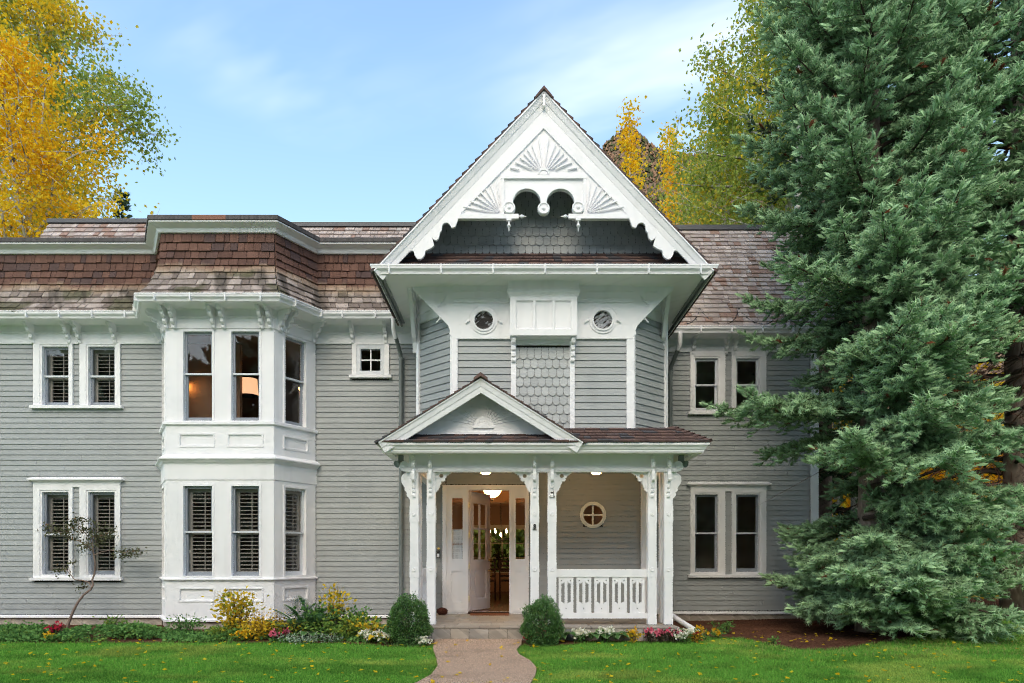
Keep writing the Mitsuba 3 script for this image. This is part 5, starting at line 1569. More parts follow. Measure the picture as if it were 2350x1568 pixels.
def spruce(key, base, H_, z0, rad, nb, seed, shoot=.11, dens=1.0, needles=11, mat='m_needle', trunk_r=.2, rise=.15, droop=.55, azf=None, bare=.30, zskip=None, vis=None, deadf=0.02, skirt=0, front=0):
    r = np.random.default_rng(seed)
    base = np.asarray(base, float)
    tz = np.linspace(0, 1, 12)
    MB().tube(base + np.c_[.05 * np.sin(tz * 5), .05 * np.cos(tz * 4), tz * H_], trunk_r * (1 - tz * .97), 10).build('trunk', 'm_bark', key, smooth=60)
    wood = MB()
    P, D, S, tone, tipw, dead = [], [], [], [], [], []
    for i in range(nb + skirt + front):
        f = (i + r.random()) / nb
        z = z0 + (H_ * .985 - z0) * f
        if i >= nb: z = z0 + (i - nb) / skirt * 1.3; f = 0.0
        az = i * 2.399963 + r.normal() * .25
        if i >= nb + skirt: z = 2.0 + (i - nb - skirt + r.random()) / front * 4.2; az = -1.45 + r.normal() * .55; f = z / H_
        L = rad(z) * (.72 + .4 * r.random()) * (azf(az, z) if azf else 1)
        if L < .15 or (zskip and zskip(z, az)): continue
        h = np.array([math.cos(az), math.sin(az), 0]); side = np.array([-h[1], h[0], 0])
        t = np.linspace(0, 1, 9)
        up = rise * (1 + 1.2 * f); dr_ = droop * (1 - .75 * f) * (.8 + .4 * r.random())
        prof = L * (up * t - dr_ * t ** 2 + .30 * t ** 4)
        C = base + [0, 0, z] + h * (L * t)[:, None] + side * (.08 * L * np.sin(t * 2.5 + r.random() * 6))[:, None] + np.c_[0 * t, 0 * t, prof]
        wood.tube(C, (.012 + .012 * L) * (1 - .85 * t), 5)
        nk = max(4, int(L * dens * (1 - bare * .6) / .085))
        tt = bare * .7 + (1 - bare * .7) * (np.arange(nk) + r.random(nk)) / nk
        for q in tt:
            j = min(int(q * 8), 7); w = q * 8 - j
            c = C[j] * (1 - w) + C[j + 1] * w; dirc = C[j + 1] - C[j]; dirc /= np.linalg.norm(dirc)
            for sgn in (-1, 1):
                l = min((.10 + .50 * L * (1 - q) * (.35 + .65 * min(1, q / .5))) * (.7 + .5 * r.random()), .85)
                ang = math.radians(52 + 14 * r.normal())
                d = dirc * math.cos(ang) + side * sgn * math.sin(ang) + [0, 0, -.18 + .2 * r.normal()]
                d /= np.linalg.norm(d)
                n = max(2, int(l / (shoot * .40)))
                s = (np.arange(n) + .4) / n
                pts = c + d * (l * s)[:, None] + np.c_[0 * s, 0 * s, -.22 * l * s ** 2 + .1 * l * s ** 3]
                if l > .25: wood.tube([c, c + d * l * .5 - [0, 0, .03 * l], c + d * l * .9 - [0, 0, .12 * l]], .0045, 3, cap=False)
                bd = d * .8 + .6 * np.where(np.arange(n)[:, None] % 2, 1, -1) * np.cross(d, [0, 0, 1.0]) + r.normal(size=(n, 3)) * .38 + [0, 0, .38]
                bd[-1] = d + [0, 0, .35]
                P.append(pts); D.append(bd); S.append(shoot * (.8 + .45 * r.random(n)))
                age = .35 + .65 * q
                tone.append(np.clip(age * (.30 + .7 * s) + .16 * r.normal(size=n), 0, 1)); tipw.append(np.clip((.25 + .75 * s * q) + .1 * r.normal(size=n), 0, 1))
                dead.append(r.random(n) < (deadf if r.random() < .9 else 0))
        # leader shoots of the bough
        P.append(C[-3:]); D.append(np.tile(C[-1] - C[-2], (3, 1))); S.append(np.full(3, shoot * 1.3)); tone.append(np.full(3, .9)); tipw.append(np.full(3, 1.0)); dead.append(np.zeros(3, bool))
    P, D, S, tone, tipw, dead = np.vstack(P), np.vstack(D), np.concatenate(S), np.concatenate(tone), np.concatenate(tipw), np.concatenate(dead)
    if vis is not None:
        kp = vis(P); P, D, S, tone, tipw, dead = P[kp], D[kp], S[kp], tone[kp], tipw[kp], dead[kp]
    tag(wood.build('boughs', 'm_twig', key), kind='stuff')
    tpl = shoot_template(needles)
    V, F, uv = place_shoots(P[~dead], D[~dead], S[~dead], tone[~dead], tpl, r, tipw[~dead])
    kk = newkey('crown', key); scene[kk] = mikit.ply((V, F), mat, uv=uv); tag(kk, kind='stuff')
    if dead.sum() > 20:
        V, F, uv = place_shoots(P[dead], D[dead], S[dead], tone[dead], tpl, r, tipw[dead])
        kk = newkey('dead_twigs', key); scene[kk] = mikit.ply((V, F), 'm_dead_needle', uv=uv); tag(kk, 'rust brown dead twigs', kind='stuff')
    return len(P)


cnt = {}
k = thing('spruce_tree', 'big blue green spruce in front of the right wing, its boughs hiding the house corner', 'tree')
BX, BY = 6.15, 11.75


def rad1(z): return float(np.interp(z, [.2, .6, 1.6, 2.6, 3.2, 4.5, 6, 8, 10, 13, 16], [1.9, 2.3, 2.5, 2.45, 2.75, 2.45, 2.25, 2.1, 1.9, 1.5, .3]))


def azf1(az, z):
    c = math.cos(az)      # -1 towards the porch
    low = np.clip((2.6 - z) / .8, 0, 1)
    return 1 - low * .42 * max(0, -c) + low * .12 * max(0, c) - low * .22 * max(0, -math.sin(az)) * max(0, c + .3)


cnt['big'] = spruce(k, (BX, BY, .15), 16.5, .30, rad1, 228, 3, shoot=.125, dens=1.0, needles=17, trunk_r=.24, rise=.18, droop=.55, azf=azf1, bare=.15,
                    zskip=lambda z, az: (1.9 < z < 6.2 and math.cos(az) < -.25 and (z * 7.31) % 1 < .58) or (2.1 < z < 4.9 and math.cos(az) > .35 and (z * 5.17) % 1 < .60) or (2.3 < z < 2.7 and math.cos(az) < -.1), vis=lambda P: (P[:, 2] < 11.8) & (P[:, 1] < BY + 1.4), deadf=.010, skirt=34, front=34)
k = thing('spruce_tree', 'second spruce at the right edge, tall and dark with bare lower branches', 'tree')
cnt['r'] = spruce(k, (10.5, 14.3, .2), 19, 1.0, lambda z: float(np.interp(z, [1, 3, 5, 8, 12, 19], [2.4, 3.2, 3.5, 3.4, 2.9, .3])), 230, 8, shoot=.155, dens=1.1, needles=8, trunk_r=.27, bare=.4, droop=.75,
                  vis=lambda P: (P[:, 2] < 13.8) & (P[:, 0] < 12.6) & ((P[:, 2] > 6.0 + .5 * np.sin(P[:, 0] * 3)) | (P[:, 2] < 1.5)), deadf=.015)
m = MB(); r = np.random.default_rng(66)
for _ in range(620):   # dead lower twigs of the second spruce
    a = r.uniform(0, 2 * np.pi); z = r.uniform(1.6, 6.4); l = r.uniform(.5, 2.7)
    q = np.array([10.5, 14.3, z]) + r.uniform(.1, 1.2) * np.array([math.cos(a), math.sin(a), 0])
    d = np.array([math.cos(a), math.sin(a), -.12]) + r.normal(size=3) * .35
    m.tube([q, q + d * l * .5 + [0, 0, .05], q + d * l + [0, 0, -.10 * l]], [.012, .007, .002], 3, cap=False)
M('dead_twig', two({'type': 'diffuse', 'reflectance': {'type': 'rgb', 'value': [0.17, 0.085, 0.065]}}))
tag(m.build('dead_twigs', 'm_dead_twig', k), 'tangle of dead reddish brown twigs around the lower trunk', kind='stuff')
k = thing('spruce_tree', 'dark spruce behind the house corner, mostly hidden by the big one', 'tree')
cnt['m'] = spruce(k, (8.4, 18.5, .2), 19, 2.0, lambda z: float(np.interp(z, [1, 6, 12, 19], [2.8, 2.6, 2.0, .3])), 80, 18, shoot=.17, dens=.5, needles=6, mat='m_dark_needle', trunk_r=.25, vis=lambda P: P[:, 2] < 15, bare=.4)
k = thing('spruce_tree', 'slender dark spruce tip poking above the roof beside the yellow tree', 'tree')
cnt['tip'] = spruce(k, (-17.1, 30.0, 0), 17.6, 12, lambda z: float(np.interp(z, [12, 16.5, 17.6], [1.0, .28, .08])), 46, 28, shoot=.2, dens=.5, needles=6, mat='m_dark_needle', trunk_r=.12, bare=.2)


# ------------------------------------------------------------------ broad-leaved trees
def aspen(key, base, H_, zc, R, nleaf, size, tonef, seed, nb=40, lean=(0, 0), trunk_r=.14, spread=.33, vis=None, extra=(), bend=.25, mat='m_aspen_leaf', elev=(20, 55), shape=None):
    r = np.random.default_rng(seed)
    base = np.asarray(base, float)
    t = np.linspace(0, 1, 14)
    ph = r.random(2) * 6
    C = base + np.c_[lean[0] * t + bend * (np.sin(t * 5 + ph[0]) - np.sin(ph[0])), lean[1] * t + bend * (np.sin(t * 4 + ph[1]) - np.sin(ph[1])), H_ * t]
    MB().tube(C, trunk_r * (1 - .93 * t), 8).build('trunk', 'm_aspen_bark', key, smooth=60)
    wood = MB(); tips = []

    def at(z):
        q = np.clip((z - base[2]) / H_, 0, .999) * 13; j = int(q); return C[j] * (1 - q + j) + C[j + 1] * (q - j)
    limbs = []
    for i in range(nb):
        f = (i + r.random()) / nb
        z = zc + (H_ - zc) * f * .97
        L = R * (shape(f) if shape else math.sin(math.pi * min(1, (.18 + .8 * f))) ** .7) * (.65 + .5 * r.random())
        limbs.append((at(base[2] + z), i * 2.4 + r.normal() * .4, math.radians(r.uniform(*elev)) * (1 + .3 * f), max(L, .3)))
    for z, az, el, L in extra: limbs.append((at(base[2] + z), az, math.radians(el), L))
    for c, az, el, L in limbs:
        d = np.array([math.cos(az) * math.cos(el), math.sin(az) * math.cos(el), math.sin(el)])
        s = np.linspace(0, 1, 6)
        B = c + d * (L * s)[:, None] + np.c_[0 * s, 0 * s, -.12 * L * s ** 2] + .06 * L * np.c_[np.sin(s * 5 + az), np.cos(s * 4 + az), 0 * s]
        wood.tube(B, (.010 + .011 * L) * (1 - .85 * s), 5)
        for _ in range(max(3, int(L * 4.5))):
            q = .25 + .75 * r.random(); j = min(int(q * 5), 4); p = B[j] + (B[j + 1] - B[j]) * (q * 5 - j)
            dd = rdir(r, 1, .25)[0]; l = L * .28 * (.5 + r.random())
            e = p + dd * l
            wood.tube([p, (p + e) / 2 + [0, 0, .03], e], .006, 3, cap=False)
            tips.append((p, e))
        tips.append((B[3], B[5]))
    tips = np.array(tips)
    w = r.integers(0, len(tips), nleaf); q = r.random(nleaf) ** .7
    P = tips[w, 0] + (tips[w, 1] - tips[w, 0]) * (q * 1.1)[:, None] + r.normal(size=(nleaf, 3)) * spread * np.array([1, 1, .8])
    if vis is not None: kp = vis(P); P = P[kp]; w = w[kp]
    n = len(P)
    D = rdir(r, n, -.5); Nn = rdir(r, n)
    clump = r.random(len(tips))[w]
    tone = np.clip(tonef(P) + .28 * (clump - .5) + .10 * r.normal(size=n), 0, 1)
    V, F, uv = leaves(P, D, Nn, size * (.7 + .6 * r.random(n)), size * .95 * (.7 + .6 * r.random(n)), np.c_[tone, r.random(n)])
    tag(wood.build('boughs', 'm_twig' if mat != 'm_aspen_leaf' else 'm_aspen_bark', key), kind='stuff')
    kk = newkey('crown', key); scene[kk] = mikit.ply((V, F), mat, uv=uv); tag(kk, kind='stuff')


visL = lambda P: (P[:, 0] > -17.5) & (P[:, 2] < 1.45 + 0.85 * P[:, 1])
k = thing('aspen_tree', 'golden yellow aspen behind the left end of the roof', 'tree')
aspen(k, (-13.9, 19.0, 0), 15.5, 4.0, 3.9, 25000, .10, lambda P: .80 + .25 * (meshkit.fbm(P * .55, 3, seed=2) - .5) * 2 - .35 * (P[:, 2] < 7.5) * meshkit.noise(P * .8, 6), 31, nb=58, vis=visL, spread=.20, trunk_r=.2,
      extra=((8.6, .05, 20, 3.7), (7.2, -.1, 4, 4.4), (10.3, -.05, 22, 3.2), (12.0, -.05, 15, 3.2)))
k = thing('aspen_tree', 'green and gold aspen at the top left corner, one branch reaching into the sky', 'tree')
aspen(k, (-16.2, 22.5, 0), 21, 9, 3.7, 28000, .11, lambda P: .40 + .6 * (meshkit.fbm(P * .35, 3, seed=9) - .5) * 2 - .40 * np.clip((P[:, 0] + 13.2) / .8, 0, 1), 37, nb=50, vis=visL, spread=.22, trunk_r=.22,
      extra=((15.6, -.03, 14, 3.9), (15.4, .05, 8, 4.3), (15.9, -.1, 10, 4.0), (16.6, .1, 20, 3.3)))
k = thing('aspen_tree', 'yellow aspen low behind the flat roof at the left edge', 'tree')
aspen(k, (-19.5, 27, 0), 13.5, 5, 4.0, 14000, .11, lambda P: .62 + .5 * (meshkit.fbm(P * .4, 3, seed=19) - .5) * 2, 39, nb=36, vis=lambda P: P[:, 0] > -22, spread=.4)

visR = lambda P: (P[:, 2] < 1.45 + 0.85 * P[:, 1]) & (P[:, 2] > 5)
k = thing('aspen_tree', 'tall green aspen with a white trunk behind the right roof', 'tree')
aspen(k, (8.5, 20.5, 0), 20, 6.5, 3.3, 34000, .105, lambda P: .24 + .34 * (meshkit.fbm(P * .4, 3, seed=29) - .5) * 2 + .22 * np.clip((9.5 - P[:, 2]) / 3, 0, 1), 41, nb=60, vis=visR, spread=.24, trunk_r=.19, lean=(-.5, 0), elev=(15, 60),
      extra=((13.2, 3.14, 20, 3.9), (12.4, 3.1, 16, 4.0), (11.7, 3.1, 30, 3.6), (11.0, 3.2, 25, 3.6), (10.0, 3.1, 20, 3.7), (9.4, 3.2, 24, 3.9), (9.0, 3.0, 10, 3.6), (14.2, 3.1, 35, 2.9), (15.5, 3.2, 30, 2.8)))
k = thing('aspen_tree', 'bushy green aspen rising straight behind the right ridge', 'tree')
aspen(k, (7.1, 24.0, 0), 18.2, 6.0, 2.9, 15000, .11, lambda P: .40 + .5 * (meshkit.fbm(P * .5, 3, seed=49) - .5) * 2, 43, nb=44, vis=visR, spread=.32, trunk_r=.14)
for i, (x, yy, hh, rr, sd, lab) in enumerate(((5.45, 32, 22.2, 1.15, 51, 'slim yellow aspen nearest the gable, first of the yellow row behind the ridge'), (7.5, 33, 22.3, 1.2, 52, 'tallest slim yellow aspen with a bare white trunk behind the ridge'),
                                       (9.3, 34, 21.0, 1.3, 53, 'yellow aspen to the right of the tallest slim one behind the ridge'), (6.9, 37, 19.5, 1.2, 54, 'short yellow aspen between the two slim ones behind the ridge'))):
    k = thing('aspen_tree', lab, 'tree', 'slim yellow aspens on the slope behind the house')
    aspen(k, (x, yy, 1.0), hh - 1, 7, rr * 1.7, 5600, .135, lambda P: .74 + .3 * (meshkit.noise(P * .6, 3) - .5), sd, nb=50, vis=lambda P: P[:, 2] > 8, spread=.22, trunk_r=.15, bend=.12, elev=(40, 70), shape=lambda f: (1.1 - .8 * f))

# the wooded mountain behind
k = newkey('hill'); tag(k, 'brown and green wooded mountain behind the house', kind='structure')
xs = np.linspace(15, 320, 140); ys = np.linspace(170, 330, 60)
gx, gy = np.meshgrid(xs, ys)


def hill_z(x, y):
    ridge = 158 * np.clip((x - 23) / 13, 0, 1) ** .5 * np.clip(1.25 - x / 300, 0, 1) + 10 * np.exp(-((x - 45) / 9) ** 2)
    c = np.clip((y - 170) / 95, 0, 1)
    return ridge * c ** .8 + 9 * (meshkit.fbm(np.stack([x * .05, y * .05, 0 * x], -1), 4, seed=3) - .5) * c - 1


V = np.c_[gx.ravel(), gy.ravel(), hill_z(gx, gy).ravel()]; nx = len(xs)
F = np.array([(j * nx + i, j * nx + i + 1, (j + 1) * nx + i + 1, (j + 1) * nx + i) for j in range(len(ys) - 1) for i in range(nx - 1)])
M('hill', two({'type': 'diffuse', 'reflectance': proc(lambda p, n, uv: mix(mix((0.16, 0.105, 0.075), (0.26, 0.17, 0.12), fbm(p.x * .3, p.y * .3, p.z * .3, 3)), (0.05, 0.06, 0.03), smoothstep(.45, .6, fbm(p.x * .06, p.y * .06, p.z * .06, 3))))}))
scene[k] = mikit.ply((V, F), 'm_hill', smooth=True)
r = np.random.default_rng(77)
n = 14000
x = r.uniform(20, 120, n); y = r.uniform(185, 268, n); z = hill_z(x, y)
hh = r.uniform(.6, 1.9, n)
ang = np.arange(6) * np.pi / 3
cone = np.vstack([np.c_[np.cos(ang), np.sin(ang), 0 * ang], np.c_[.5 * np.cos(ang + .5), .5 * np.sin(ang + .5), 0 * ang + .45], [[0, 0, 1]]])
cf = [(i, (i + 1) % 6, 6 + i) for i in range(6)] + [((i + 1) % 6, 6 + (i + 1) % 6, 6 + i) for i in range(6)] + [(6 + i, 6 + (i + 1) % 6, 12) for i in range(6)]
V = np.c_[x, y, z][:, None] + cone[None] * np.stack([hh * .38, hh * .38, hh], -1)[:, None] * (1 + .35 * r.normal(size=(n, 13, 1)) * (cone[None, :, 2:3] < .9))
F = (np.arange(n)[:, None, None] * 13 + np.array(cf)[None]).reshape(-1, 3)
k = thing('forest', 'scrub and conifers covering the distant mountainside', 'trees', kind='stuff')
tone = np.repeat(r.random(n), 13)
M('forest', two({'type': 'diffuse', 'reflectance': proc(lambda p, n, uv: mix(mix((0.06, 0.07, 0.035), (0.11, 0.115, 0.055), uv.y), (0.27, 0.16, 0.105), smoothstep(.45, .6, uv.x)))}))
scene[k] = mikit.ply((V.reshape(-1, 3), F), 'm_forest', uv=np.c_[tone, np.repeat(r.random(n), 13)])


# wood behind the right end of the house, seen between the boughs
k = thing('thicket', 'autumn shrubs and undergrowth glowing orange and yellow between the spruces', 'undergrowth', kind='stuff')
n = 30000
x = r.uniform(8.5, 22, n); y = r.uniform(19.5, 26, n); z = .2 + r.random(n) ** 1.2 * (3.0 + 5.5 * meshkit.noise(np.c_[x * .5, y * .5, 0 * x], 8))
V, F, uv = leaves(np.c_[x, y, z], rdir(r, n, -.3), rdir(r, n), .15 + .1 * r.random(n), .13 + .08 * r.random(n), np.c_[np.clip(.55 + 1.4 * (meshkit.fbm(np.c_[x, y, z] * .45, 3, seed=4) - .4) + .1 * r.normal(size=n), 0, 1), r.random(n)])
scene[k] = mikit.ply((V, F), 'm_aspen_leaf', uv=uv)
for i, (x, y) in enumerate(((8.05, 16.2), (9.4, 20.0), (7.3, 17.2), (9.9, 17.5))):
    k = thing('birch_trunk', ('third', 'second', 'leftmost', 'rightmost')[i] + ' of the four pale aspen trunks standing behind the big spruce', 'tree trunk', 'pale trunks between the spruces')
    t = np.linspace(0, 1, 8)
    scene[k] = mikit.ply((np.vstack((c := MB().tube(np.c_[x + .12 * np.sin(t * 4 + i), y + 0 * t, t * 14], .13 - .05 * t, 9)).v), np.vstack(c.f)), 'm_aspen_bark', smooth=60)


# unseen trees behind the camera, which the window panes reflect
k = thing('street_trees', 'dark trees behind the camera facing the house', 'trees', kind='stuff')
n = 60000
c = r.uniform(-34, 34, 26); ci = r.integers(0, 26, n); hh = r.uniform(13, 16.5, 26)[ci]
q = r.random(n); x = c[ci] + r.normal(size=n) * (3.2 - 2.2 * q); y = -19 - (ci % 3) * 2.5 + r.normal(size=n) * (2.0 - 1.4 * q)
V, F, uv = leaves(np.c_[x, y, .3 + q * hh], rdir(r, n, -.3), rdir(r, n), .95, .8, np.c_[r.random(n), r.random(n)])
scene[k] = mikit.ply((V, F), 'm_street_leaf', uv=uv)

k = thing('garden_hedge', 'green garden growth seen through the far dining room window', 'hedge', kind='stuff')
n = 26000
x = r.uniform(-5, 5, n); y = r.uniform(24, 26.5, n); z = r.random(n) * 5.5
V, F, uv = leaves(np.c_[x, y, z], rdir(r, n, -.3), rdir(r, n), .3, .28, np.c_[np.clip(.15 + .3 * r.random(n), 0, 1), r.random(n)])
scene[k] = mikit.ply((V, F), 'm_aspen_leaf', uv=uv)

# ------------------------------------------------------------------ garden plants
rp = np.random.default_rng(91)


def at(xD, yD, Y):
    return np.array([fx(xD, Y), Y, fz(yD, Y)])


def gz(x, y): return float(ground_z(x, y)) + .01


def bush(label, x, y, w, h, n=2600, size=.024):
    k = thing('boxwood_shrub', label, 'shrub', 'clipped boxwood shrubs at the porch step')
    z0 = gz(x, y)
    d = rdir(rp, n); d[:, 2] = np.where(d[:, 2] < 0, d[:, 2] * .62, d[:, 2])
    d /= np.linalg.norm(d, axis=1, keepdims=True)
    bump = 1 + .34 * (meshkit.fbm(d * 2.6 + x, 3, seed=5) - .5) * 2
    rad = bump * (1 - .40 * rp.random(n) ** 1.8) * np.where(rp.random(n) < .05, 1.12, 1.0)
    P = np.c_[x + d[:, 0] * w / 2 * rad, y + d[:, 1] * w / 2 * rad, z0 + h * .42 + d[:, 2] * h * .58 * rad]
    P[:, 2] = np.maximum(P[:, 2], z0 + .01)
    D = d + rp.normal(size=(n, 3)) * .55 + [0, 0, .3]
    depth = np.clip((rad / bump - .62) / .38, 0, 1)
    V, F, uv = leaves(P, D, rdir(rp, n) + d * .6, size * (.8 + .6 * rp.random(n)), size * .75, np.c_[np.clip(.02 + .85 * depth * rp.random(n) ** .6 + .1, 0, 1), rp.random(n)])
    MB().tube([(x, y, z0 - .03), (x, y, z0 + h * .5)], [.03, .012], 6).build('stem', 'm_twig', k)
    m = MB()
    for _ in range(26):
        e = np.array([x, y, z0 + h * .4]) + rdir(rp, 1, .2)[0] * [w * .42, w * .42, h * .5]
        m.tube([(x, y, z0 + h * .2), e], [.007, .003], 4, cap=False)
    tag(m.build('twigs', 'm_twig', k), kind='stuff')
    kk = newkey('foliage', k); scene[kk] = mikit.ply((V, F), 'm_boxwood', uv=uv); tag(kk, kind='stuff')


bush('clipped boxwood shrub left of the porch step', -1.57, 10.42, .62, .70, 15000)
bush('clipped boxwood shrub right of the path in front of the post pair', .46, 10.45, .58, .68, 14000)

# low green ground cover in the left bed
k = thing('ground_cover', 'low mixed green ground cover filling the bed along the wall', 'ground cover', kind='stuff')
n = 34000
x = rp.uniform(-11, -1.95, n); y = 10.62 + rp.random(n) ** 1.1 * 1.05
y = np.where(x > -3.9, 10.6 + (y - 10.62) * .75, y)
hm = .02 + .26 * meshkit.fbm(np.c_[x * 1.6, y * 1.6, 0 * x], 3, seed=7) * np.clip((y - 10.5) * 2.2, .2, 1)
clumpy = meshkit.fbm(np.c_[x * 2.3, y * 3.1, 0 * x + 5], 3, seed=17)
inside = (clumpy + .25 * rp.random(n) > .56) & in_poly(x, y, BED_L.difference(Polygon(BAYP).buffer(.05)))
x, y, hm = x[inside], y[inside], hm[inside]; n = len(x)
hue = np.clip(.02 + .9 * (meshkit.fbm(np.c_[x * 1.1, y * 1.1, 0 * x + 3], 3, seed=8) - .47) + .08 * rp.normal(size=n), 0, .5)
V, F, uv = leaves(np.c_[x, y, ground_z(x, y) + hm * rp.random(n) ** .6], rdir(rp, n, .15), rdir(rp, n, 1.2), .035 + .03 * rp.random(n), .035 + .02 * rp.random(n), np.c_[hue, rp.random(n)])
scene[k] = mikit.ply((V, F), 'm_plant', uv=uv)


def plant(name, label, cat, x, y, w, h, n, size, hue, mat='m_plant', flowers=None, nf=0, fs=.03, stems=8, group=None, up=.35, lean=0.0):
    """a clump: stems, leaves and flower heads"""
    k = thing(name, label, cat, group)
    z0 = gz(x, y)
    m = MB()
    tips = []
    for _ in range(stems):
        a = rp.random() * 6.28; q = np.sqrt(rp.random()) * w / 2
        e = np.array([x + q * math.cos(a) + lean, y + q * math.sin(a), z0 + h * (.6 + .4 * rp.random())])
        m.tube([(x + q * .3 * math.cos(a), y + q * .3 * math.sin(a), z0 - .02), (e + [x, y, z0]) / 2 + [0, 0, .03], e], [.006, .005, .002], 4)
        tips.append(e)
    tag(m.build('stems', 'm_plant' if False else 'm_twig', k), kind='stuff')
    tips = np.array(tips)
    w_ = rp.integers(0, stems, n); q = rp.random(n) ** .7
    P = np.array([x, y, z0]) * (1 - q)[:, None] + tips[w_] * q[:, None] + rp.normal(size=(n, 3)) * np.array([w, w, h * .5]) * .14
    P[:, 2] = np.maximum(P[:, 2], z0 + .01)
    D = (P - [x, y, z0]) * [1, 1, .3] + rdir(rp, n) * w * .35
    V, F, uv = leaves(P, D, rdir(rp, n, 1.0), size * (.7 + .6 * rp.random(n)), size * .75 * (.7 + .6 * rp.random(n)), np.c_[np.clip(hue + .09 * rp.normal(size=n), 0, 1), rp.random(n)])
    kk = newkey('leaves', k); scene[kk] = mikit.ply((V, F), mat, uv=uv); tag(kk, kind='stuff')
    if flowers:
        c = tips[rp.integers(0, stems, nf)] + rp.normal(size=(nf, 3)) * [w * .18, w * .18, h * .10]
        c[:, 1] -= abs(w) * .18 * rp.random(nf)
        P = np.repeat(c, 6, 0) + rp.normal(size=(nf * 6, 3)) * fs * .25
        V, F, uv = leaves(P, rdir(rp, nf * 6, .3), rdir(rp, nf * 6), fs, fs * .9, rp.random((nf * 6, 2)))
        kk = newkey('blossoms', k); scene[kk] = mikit.ply((V, F), flowers, uv=uv); tag(kk, kind='stuff')
    return k


G = lambda xD, Y: fx(xD, Y)
plant('begonia', 'small dark red begonia below the left windows', 'flower', G(118, 11.0), 11.0, .24, .22, 130, .05, .0, 'm_darkleaf', 'm_petal_red', 16, .045)
plant('begonia', 'orange flowered clump at the lawn edge near the left frame', 'flower', G(118, 10.7), 10.7, .2, .12, 100, .04, .35, 'm_plant', 'm_petal_yellow', 8, .03)
plant('perennial', 'yellow green leafy clump in the bed left of the bay', 'plant', G(258, 12.2), 12.2, .5, .26, 260, .05, .30)
plant('perennial', 'bushy green clump against the left corner of the bay', 'plant', G(425, 11.4), 11.4, .5, .36, 420, .045, .05)
plant('pansy', 'cream and yellow pansies in front of the bay', 'flower', G(553, 10.75), 10.75, .3, .15, 160, .035, .3, 'm_plant', 'm_petal_yellow', 22, .035)
plant('begonia', 'pink red begonia with dark leaves in front of the bay', 'flower', G(645, 10.7), 10.7, .26, .18, 150, .045, 0, 'm_darkleaf', 'm_petal_pink', 22, .04)
plant('meadow_rue', 'tall feathery golden yellow perennial in front of the bay', 'plant', G(545, 11.2), 11.2, .62, .78, 900, .065, .62, stems=22)
plant('astilbe', 'rust brown dying perennial beside the golden one', 'plant', G(605, 11.15), 11.15, .6, .42, 1000, .04, .80, stems=26)
plant('perennial', 'yellow leaved clump between the fern and the rusty plant', 'plant', G(668, 10.9), 10.9, .42, .32, 300, .05, .52)
plant('perennial', 'chartreuse lobed plant to the right of the large fern', 'plant', G(745, 10.9), 10.9, .5, .36, 380, .06, .32)
plant('perennial', 'tall thin yellow stems rising in front of the wall right of the bay', 'plant', G(772, 11.3), 11.3, .40, .86, 330, .065, .64, stems=9)
plant('perennial', 'mixed yellow and green clump midway to the porch', 'plant', G(800, 10.95), 10.95, .55, .38, 480, .055, .42)
plant('perennial', 'orange yellow leaved plant next to the left boxwood', 'plant', G(858, 10.75), 10.75, .42, .30, 260, .07, .60)
plant('perennial', 'leafy fresh green clump rising behind the silvery plant', 'plant', G(728, 11.25), 11.25, .6, .52, 520, .07, .12, stems=14)
plant('perennial', 'broad green clump behind the mixed yellow one', 'plant', G(815, 11.4), 11.4, .6, .46, 460, .07, .10, stems=14)
plant('perennial', 'light green clump between the variegated hosta and the wall', 'plant', G(842, 11.2), 11.2, .45, .36, 300, .065, .24)
plant('perennial', 'orange tipped leafy clump at the foot of the golden perennial', 'plant', G(580, 10.9), 10.9, .6, .34, 420, .055, .74, stems=14)
plant('perennial', 'yellow leaved clump left of the pansies before the bay', 'plant', G(510, 11.0), 11.0, .45, .24, 220, .05, .40)
plant('perennial', 'green clump in the bed at the far left edge', 'plant', G(40, 11.3), 11.3, .6, .24, 260, .05, .16)
plant('dead_nettle', 'silvery leaved ground plant under the fern', 'plant', G(700, 10.62), 10.62, .75, .14, 620, .032, 0, 'm_silver', stems=20)
plant('dead_nettle', 'silvery leaved ground plant with pale leaves midway to the porch', 'plant', G(757, 10.62), 10.62, .4, .13, 260, .032, 0, 'm_silver', stems=12)
plant('begonia', 'white begonia left of the boxwood at the lawn edge', 'flower', G(848, 10.55), 10.55, .22, .18, 120, .045, .05, 'm_plant', 'm_petal_white', 22, .042)
plant('begonia', 'white begonia touching the left boxwood', 'flower', G(884, 10.35), 10.35, .2, .16, 90, .045, .05, 'm_plant', 'm_petal_white', 18, .042)
plant('begonia', 'white begonia at the foot of the left boxwood beside the path', 'flower', G(967, 10.18), 10.18, .17, .12, 50, .04, .1, 'm_plant', 'm_petal_white', 26, .038)
plant('begonia', 'red begonia at the foot of the right boxwood beside the path', 'flower', G(1213, 10.5), 10.5, .10, .16, 40, .04, .1, 'm_darkleaf', 'm_petal_red', 16, .04)
